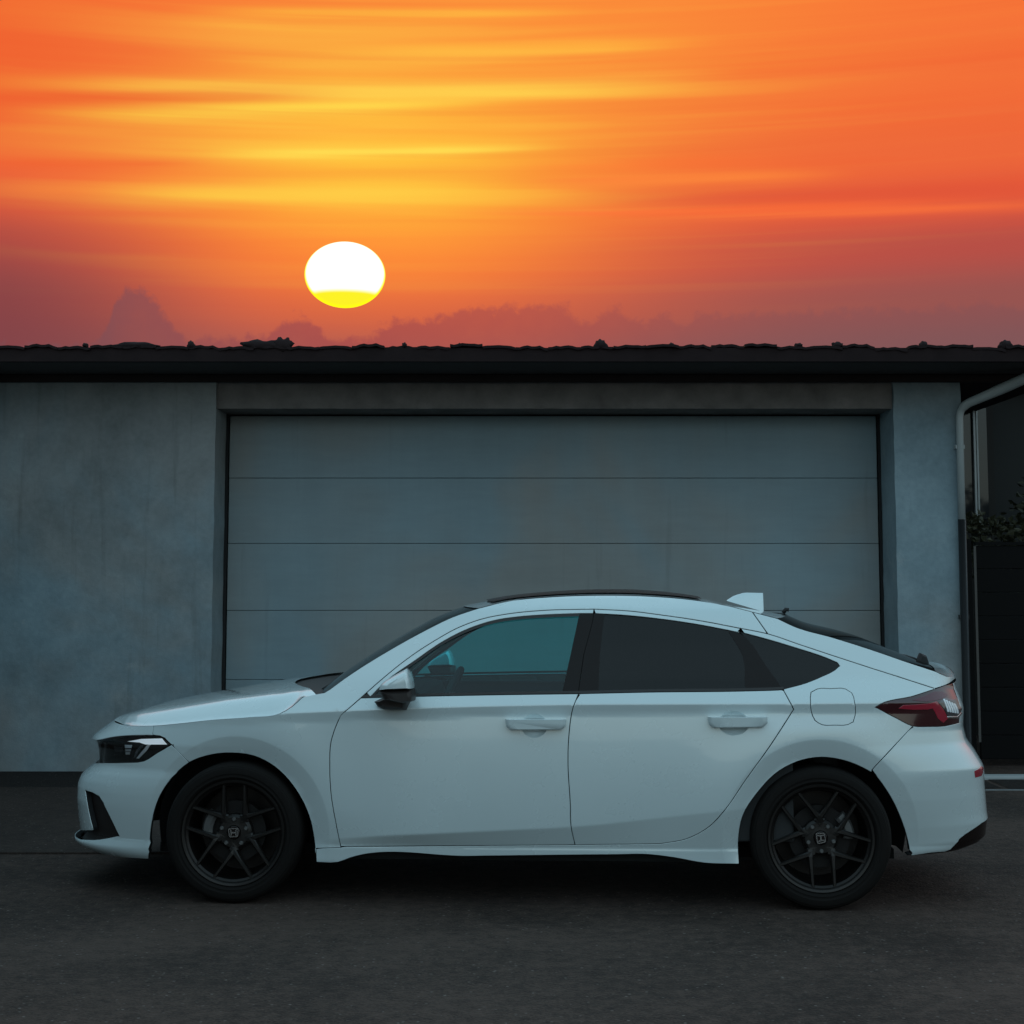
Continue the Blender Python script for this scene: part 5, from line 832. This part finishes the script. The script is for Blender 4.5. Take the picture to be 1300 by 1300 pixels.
# wheel-arch liners
for (ax,azz) in ((-1.363,.335),(1.372,.335)):
    n=28; A_=np.radians(-14+208*np.arange(n+1)/n); X_=ax+.40*np.cos(A_); Z_=np.maximum(azz+.40*np.sin(A_),.2)
    Y_=np.minimum(.835,-skin(find_phis(X_,Z_),Z_)[0][:,1]-.045)
    for s in (-1,1):
        V=[];F=[]
        for i in range(n+1):
            a=A_[i]; yy=float(Y_[i])
            for r,y in ((.400,yy),(.408,min(.78,yy-.02)),(.408,.50),(.05,.50)): V.append((ax+r*math.cos(a),s*y,azz+r*math.sin(a)))
        for i in range(n):
            for j in range(3): F.append((i*4+j,i*4+j+1,(i+1)*4+j+1,(i+1)*4+j))
        mesh('arch_liner',V,F,'liner',CAR)
box('underbody',-1.80,1.75,-.55,.55,.185,.23,'liner',CAR)
# ------------------------------------------------------------------ ground
def sheet(name,x0,x1,y0,y1,z,mat,kind='structure',nx=1,ny=1):
    o=mesh(name,[(x0,y0,z),(x1,y0,z),(x1,y1,z),(x0,y1,z)],[(0,1,2,3)],mat); o['kind']=kind; return o
sheet('ground',-900,900,-300,1500,0,'asphalt')
bm=bmesh.new(); add_box(bm,-16,-1.2,9.10,11.90,-.05,.012,.006); tag(bmobj('pavement',bm,'pavement'),kind='structure')
sheet('drain_strip',-16,3.55,11.92,12.93,.004,'old_tarmac')
# ------------------------------------------------------------------ garage building
G=empty('garage_building',(.35,12.93,0)); tag(G,'low grey rendered garage building with wide panelled door and dark tiled eaves','building')
def part(o,parent=G):
    o.parent=parent; o.matrix_parent_inverse=Matrix.Translation(-Vector(parent.location)); return o
WY=12.93; DY=13.43; ZT=3.10; LX=-2.385; RX=3.070; EX=3.615
def wall_grid(name,x0,x1,z0,z1,y,ythick,mat,wob=.004,step=.12):
    """front face as a gently uneven grid with real returns"""
    nx=max(2,int((x1-x0)/step)); nz=max(2,int((z1-z0)/step)); V=[];F=[]
    for i in range(nx+1):
        for j in range(nz+1):
            edge=(i in(0,nx)); 
            V.append((x0+(x1-x0)*i/nx+(rng.normal(0,.0022) if edge else 0),y+(abs(rng.normal(0,wob)) if not edge else rng.uniform(.0,.008)),z0+(z1-z0)*j/nz))
    for i in range(nx):
        for j in range(nz):
            a=i*(nz+1)+j; F.append((a,a+nz+1,a+nz+2,a+1))
    s=len(V)
    loop=[i*(nz+1) for i in range(nx+1)]+[nx*(nz+1)+j for j in range(1,nz+1)]+[i*(nz+1)+nz for i in range(nx-1,-1,-1)]+[j for j in range(nz-1,0,-1)]
    for k in loop: V.append((V[k][0],y+ythick,V[k][2]))
    m=len(loop)
    for k in range(m): F.append((loop[(k+1)%m],loop[k],s+k,s+(k+1)%m))
    F.append(tuple(s+k for k in range(m))[::-1])
    o=mesh(name,V,F,mat); o.data.set_sharp_from_angle(angle=math.radians(40)); return o
part(wall_grid('front_wall',-14,LX,0,ZT,WY,.62,'stucco'))
part(wall_grid('corner_pillar',RX,EX,0,ZT,WY,.62,'stucco',step=.1))
part(wall_grid('lintel',LX+.002,RX-.002,2.882,ZT,WY+.035,.58,'concrete',wob=.007,step=.07))
part(box('side_wall',EX-.3,EX-.002,WY+.63,WY+6.5,0,ZT,'stucco')); part(box('back_wall',-14,EX,WY+6.5,WY+6.8,0,ZT,'stucco'))
part(wall_grid('shade_wall',-4.60,-4.28,0,3.06,-1.5,14.4,'stucco'))  # added wall out of view on the left, shades the front wall and ground
gd=part(box('garage_door',LX+.01,RX-.01,DY+.05,DY+.09,0,2.90,'gap_dark'))
zs=[2.869,2.349,1.806,1.254,.688,.10]; hb=zs+[0.0]
for i in range(len(hb)-1):
    bm=bmesh.new(); add_box(bm,LX+.030,RX-.030,DY,DY+.045,hb[i+1]+.0016,hb[i]-.0016,.0035)
    o=bmobj('door_panel',bm,'door_paint'); o.parent=gd
    o.location.y=[0,.002,-.002,.001,0,.0][i]
for x0,x1 in ((LX+.001,LX+.022),(RX-.022,RX-.001)): part(box('door_rail',x0,x1,DY-.02,DY+.03,0,2.88,'gap_dark'))
# roof: soffit, fascia, one visible course of tiles, slab sloping away
rf=part(box('roof',-14.3,4.6,12.16,WY+7.1,3.170,3.20,'tile'))
def sub(o): o.parent=rf; return o
sub(box('soffit_board',-14.3,4.6,12.105,12.925,3.150,3.167,'soffit'))
bm=bmesh.new(); add_box(bm,-14.3,4.6,12.86,12.925,3.088,3.148,.006); sub(bmobj('wall_plate',bm,'fascia'))
tile_me=[]
for v in range(5):
    V=[];F=[]; nx=8; ny=3; w=.245
    for i in range(nx+1):
        u=i/nx; prof=.011*math.sin(PI*u)**.8-.004*u
        for j in range(ny+1):
            y=.40*j/ny
            jig=(rng.normal(0,.004) if j==0 else 0)
            V.append((w*u,y+(0 if j else rng.normal(0,.004)),prof+.012*0+jig)); 
    n=len(V)
    for i in range(nx+1):
        for j in range(ny+1): V.append((w*i/nx,V[i*(ny+1)+j][1],V[i*(ny+1)+j][2]-.020))
    for i in range(nx):
        for j in range(ny):
            a=i*(ny+1)+j; F.append((a,a+ny+1,a+ny+2,a+1)); F.append((n+a,n+a+1,n+a+ny+2,n+a+ny+1))
        a=i*(ny+1); F.append((a,n+a,n+a+ny+1,a+ny+1))
    for j in range(ny): F.append((j,j+1,n+j+1,n+j)); a=nx*(ny+1)+j; F.append((a,n+a,n+a+1,a+1))
    me=bpy.data.meshes.new('roof_tile'); me.from_pydata(V,[],F); me.materials.append(MATS['tile']); tile_me.append(me)
# the dark edge below the tiles is a mortar bed that the tiles sit on
sub(box('fascia_board',-14.3,4.6,12.10,12.158,3.148,3.252,'tile'))
x=-14.3; k=0
while x<4.4:
    o=link('roof_tile',tile_me[k%5]); sub(o); o.location=(x,12.085+rng.normal(0,.006),3.262+rng.normal(0,.0055)+.005*math.sin(x*1.1)); o.rotation_euler=(-.02,rng.normal(0,.020),rng.normal(0,.012)); x+=.247; k+=1
# lumps of mortar and moss that break the eaves line
def lump(x,w,h):
    bm=bmesh.new(); bmesh.ops.create_icosphere(bm,subdivisions=3,radius=1.)
    for v in bm.verts:
        n=v.co.normalized(); f=1+.22*math.sin(7*n.x+x*3)*math.cos(5*n.z+x)+.12*math.sin(13*n.x+9*n.y)
        v.co=Vector((n.x*w*f,n.y*.05,n.z*h*f))
    o=bmobj('mortar_lump',bm,'tile',smooth=True); sub(o); o.location=(x,12.13,3.272)
for px_,w,h in ((102,.02,.02),(165,.16,.028),(238,.03,.035),(330,.16,.042),(356,.07,.060),(512,.02,.025),(583,.025,.02),(764,.05,.045),(855,.02,.022),(1018,.03,.02),(1068,.045,.03),(1178,.03,.035),(1284,.05,.04)):
    lump((px_-650)/2051*12.1,w,h)
sub(box('roof_slab',-14.3,4.6,12.44,WY+7.1,3.205,3.245,'tile'))
# downpipe
def arc(pts,n=8):
    P_=[Vector(p) for p in pts]; out=[P_[0]]
    for i in range(1,len(P_)-1):
        a=P_[i]+(P_[i-1]-P_[i]).normalized()*.10; b=P_[i]+(P_[i+1]-P_[i]).normalized()*.10
        for k in range(n+1):
            t=k/n; out.append(a*(1-t)**2+P_[i]*2*t*(1-t)+b*t*t)
    out.append(P_[-1]); return out
dp=part(tube('downpipe',arc([(4.10,12.40,3.12),(3.93,12.60,3.035),(3.585,12.88,2.885),(3.583,12.88,1.98)]),[.043]*10+[.036]*4+[.029]*20,'pipe_white'))
o=tube('pipe_shoe',[(3.583,12.88,1.985),(3.583,12.88,.06),(3.583,12.80,.03)],.032,'pipe_black'); o.parent=dp
for z in (2.55,1.2): 
    o=box('pipe_bracket',3.548,3.618,12.87,12.93,z,z+.03,'pipe_white' if z>2 else 'pipe_black'); o.parent=dp
# ------------------------------------------------------------------ right-hand side: gate, hedge, neighbour
def place(o,parent): o.parent=parent; o.matrix_parent_inverse=Matrix.Translation(-Vector(parent.location)); return o
gt=empty('metal_gate',(5.2,13.3,0)); tag(gt,'tall black metal driveway gate to the right of the garage pillar','gate')
place(box('gate_post',3.70,3.76,13.26,13.32,0,1.84,'gate_black'),gt); place(box('gate_edge',3.775,3.795,13.25,13.27,.20,1.78,'post_grey'),gt)
for i in range(9):
    z0=.06+i*.192; place(box('gate_board',3.80,6.9,13.285+.002*(i%2),13.315,z0,z0+.189,'gate_black',bev=.004),gt)
place(box('gate_cap',3.80,6.9,13.27,13.33,1.79,1.815,'gate_black'),gt); place(box('gate_post',6.9,7.0,13.26,13.36,0,1.86,'gate_black'),gt)
kb=tag(box('kerb',3.4,8.2,12.42,12.56,-.05,.028,'kerb',bev=.012),kind='structure')
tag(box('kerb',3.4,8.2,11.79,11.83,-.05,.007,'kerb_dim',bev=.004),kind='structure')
sheet('gutter',3.60,8.2,11.84,12.42,.004,'old_tarmac')
nb=empty('neighbour_house',(6.5,16.0,0)); tag(nb,'dark neighbouring house glimpsed behind the hedge and black gate','house')
place(box('wall',4.78,9.5,16.0,16.3,0,3.5,'neighbour_wall'),nb)
place(box('wall',3.9,4.775,15.96,16.3,0,3.5,'neighbour_brown'),nb)
wn=place(box('window',4.30,4.70,15.93,15.955,2.1,3.2,'pane'),nb)
for a in ((4.555,4.575,15.88,15.93,2.05,3.24),(4.590,4.605,15.90,15.93,2.05,3.24),(4.25,4.555,15.88,15.93,3.20,3.24)):
    o=box('window_frame',*a,'frame_white'); o.parent=wn
place(box('roof',3.7,9.9,15.5,20.,3.5,3.62,'tile'),nb); place(box('back_wall',3.9,9.5,19.6,19.9,0,3.5,'neighbour_wall'),nb)
def hedge():
    h=empty('hedge',(5.2,14.4,0)); tag(h,'dark leafy hedge showing above the black gate','hedge')
    V=[];F=[]
    for i in range(3600):
        cx=rng.uniform(3.80,7.2); top=2.08+.12*math.sin(cx*4.1)+.10*math.sin(cx*9.3+1)+(.22 if cx>4.25 else 0)*min(1,(cx-4.25)/.3+.01 if cx>4.25 else 0)
        z=top-abs(rng.normal(0,.30)); y=14.3+rng.normal(0,.24)
        if z<1.0: z=rng.uniform(1.0,top)
        d=Vector(rng.normal(0,1,3)); d.z=abs(d.z)*.7; d.normalize(); s=Vector(rng.normal(0,1,3)).cross(d).normalized(); L=rng.uniform(.05,.095); w=L*.30; n=d.cross(s)
        b=Vector((cx,y,z)); q=len(V)
        V+= [b,b+d*L*.5+s*w+n*.008,b+d*L,b+d*L*.5-s*w+n*.008]; F+=[(q,q+1,q+2),(q,q+2,q+3)]
    o=mesh('leaves',V,F,'leaf',h,smooth=False); o.location=-Vector(h.location); tag(o,kind='stuff')
    for k in range(9):
        x=3.95+k*.37; b=tube('branch',[(x,14.3,0),(x+rng.normal(0,.05),14.3,1.),(x+rng.normal(0,.12),14.3+rng.normal(0,.1),1.9)],[.022,.016,.006],'branch',h,n=6); b.location=-Vector(h.location)
hedge()
# ------------------------------------------------------------------ the setting sun
def sun_ball():
    m=bpy.data.materials.new('sun_glow'); m.use_nodes=True; k=NT(m.node_tree)
    tc=k.new('ShaderNodeTexCoord'); sp=k.new('ShaderNodeSeparateXYZ'); k.l.new(tc.outputs['Object'],sp.inputs[0])
    r=k.m('SQRT',k.m('ADD',k.m('MULTIPLY',sp.outputs[0],sp.outputs[0]),k.m('MULTIPLY',sp.outputs[2],sp.outputs[2])))
    c=k.mix(k.sm(sp.outputs[2],-.50,-.66),lin(255,255,255),lin(238,228,36)); c=k.mix(k.sm(r,.93,.995),c,lin(252,240,20))
    e=k.new('ShaderNodeEmission'); k.put(e.inputs[0],c); e.inputs[1].default_value=1.15
    o=k.new('ShaderNodeOutputMaterial'); k.l.new(e.outputs[0],o.inputs[0]); MATS['sun_glow']=m
    bm=bmesh.new(); bmesh.ops.create_uvsphere(bm,u_segments=96,v_segments=48,radius=1.); s=bmobj('sun',bm,'sun_glow',smooth=True)
    d=1150.; a,e_=math.radians(SUN_AZ),math.radians(SUN_EL)
    s.location=(d*math.sin(a)*math.cos(e_),d*math.cos(a)*math.cos(e_),d*math.sin(e_)+1.51); s.scale=(28.4,20.,23.5); s.rotation_euler=(0,0,-a)
    tag(s,'large white setting sun with a yellow lower rim in the orange sky','sun')
sun_ball()
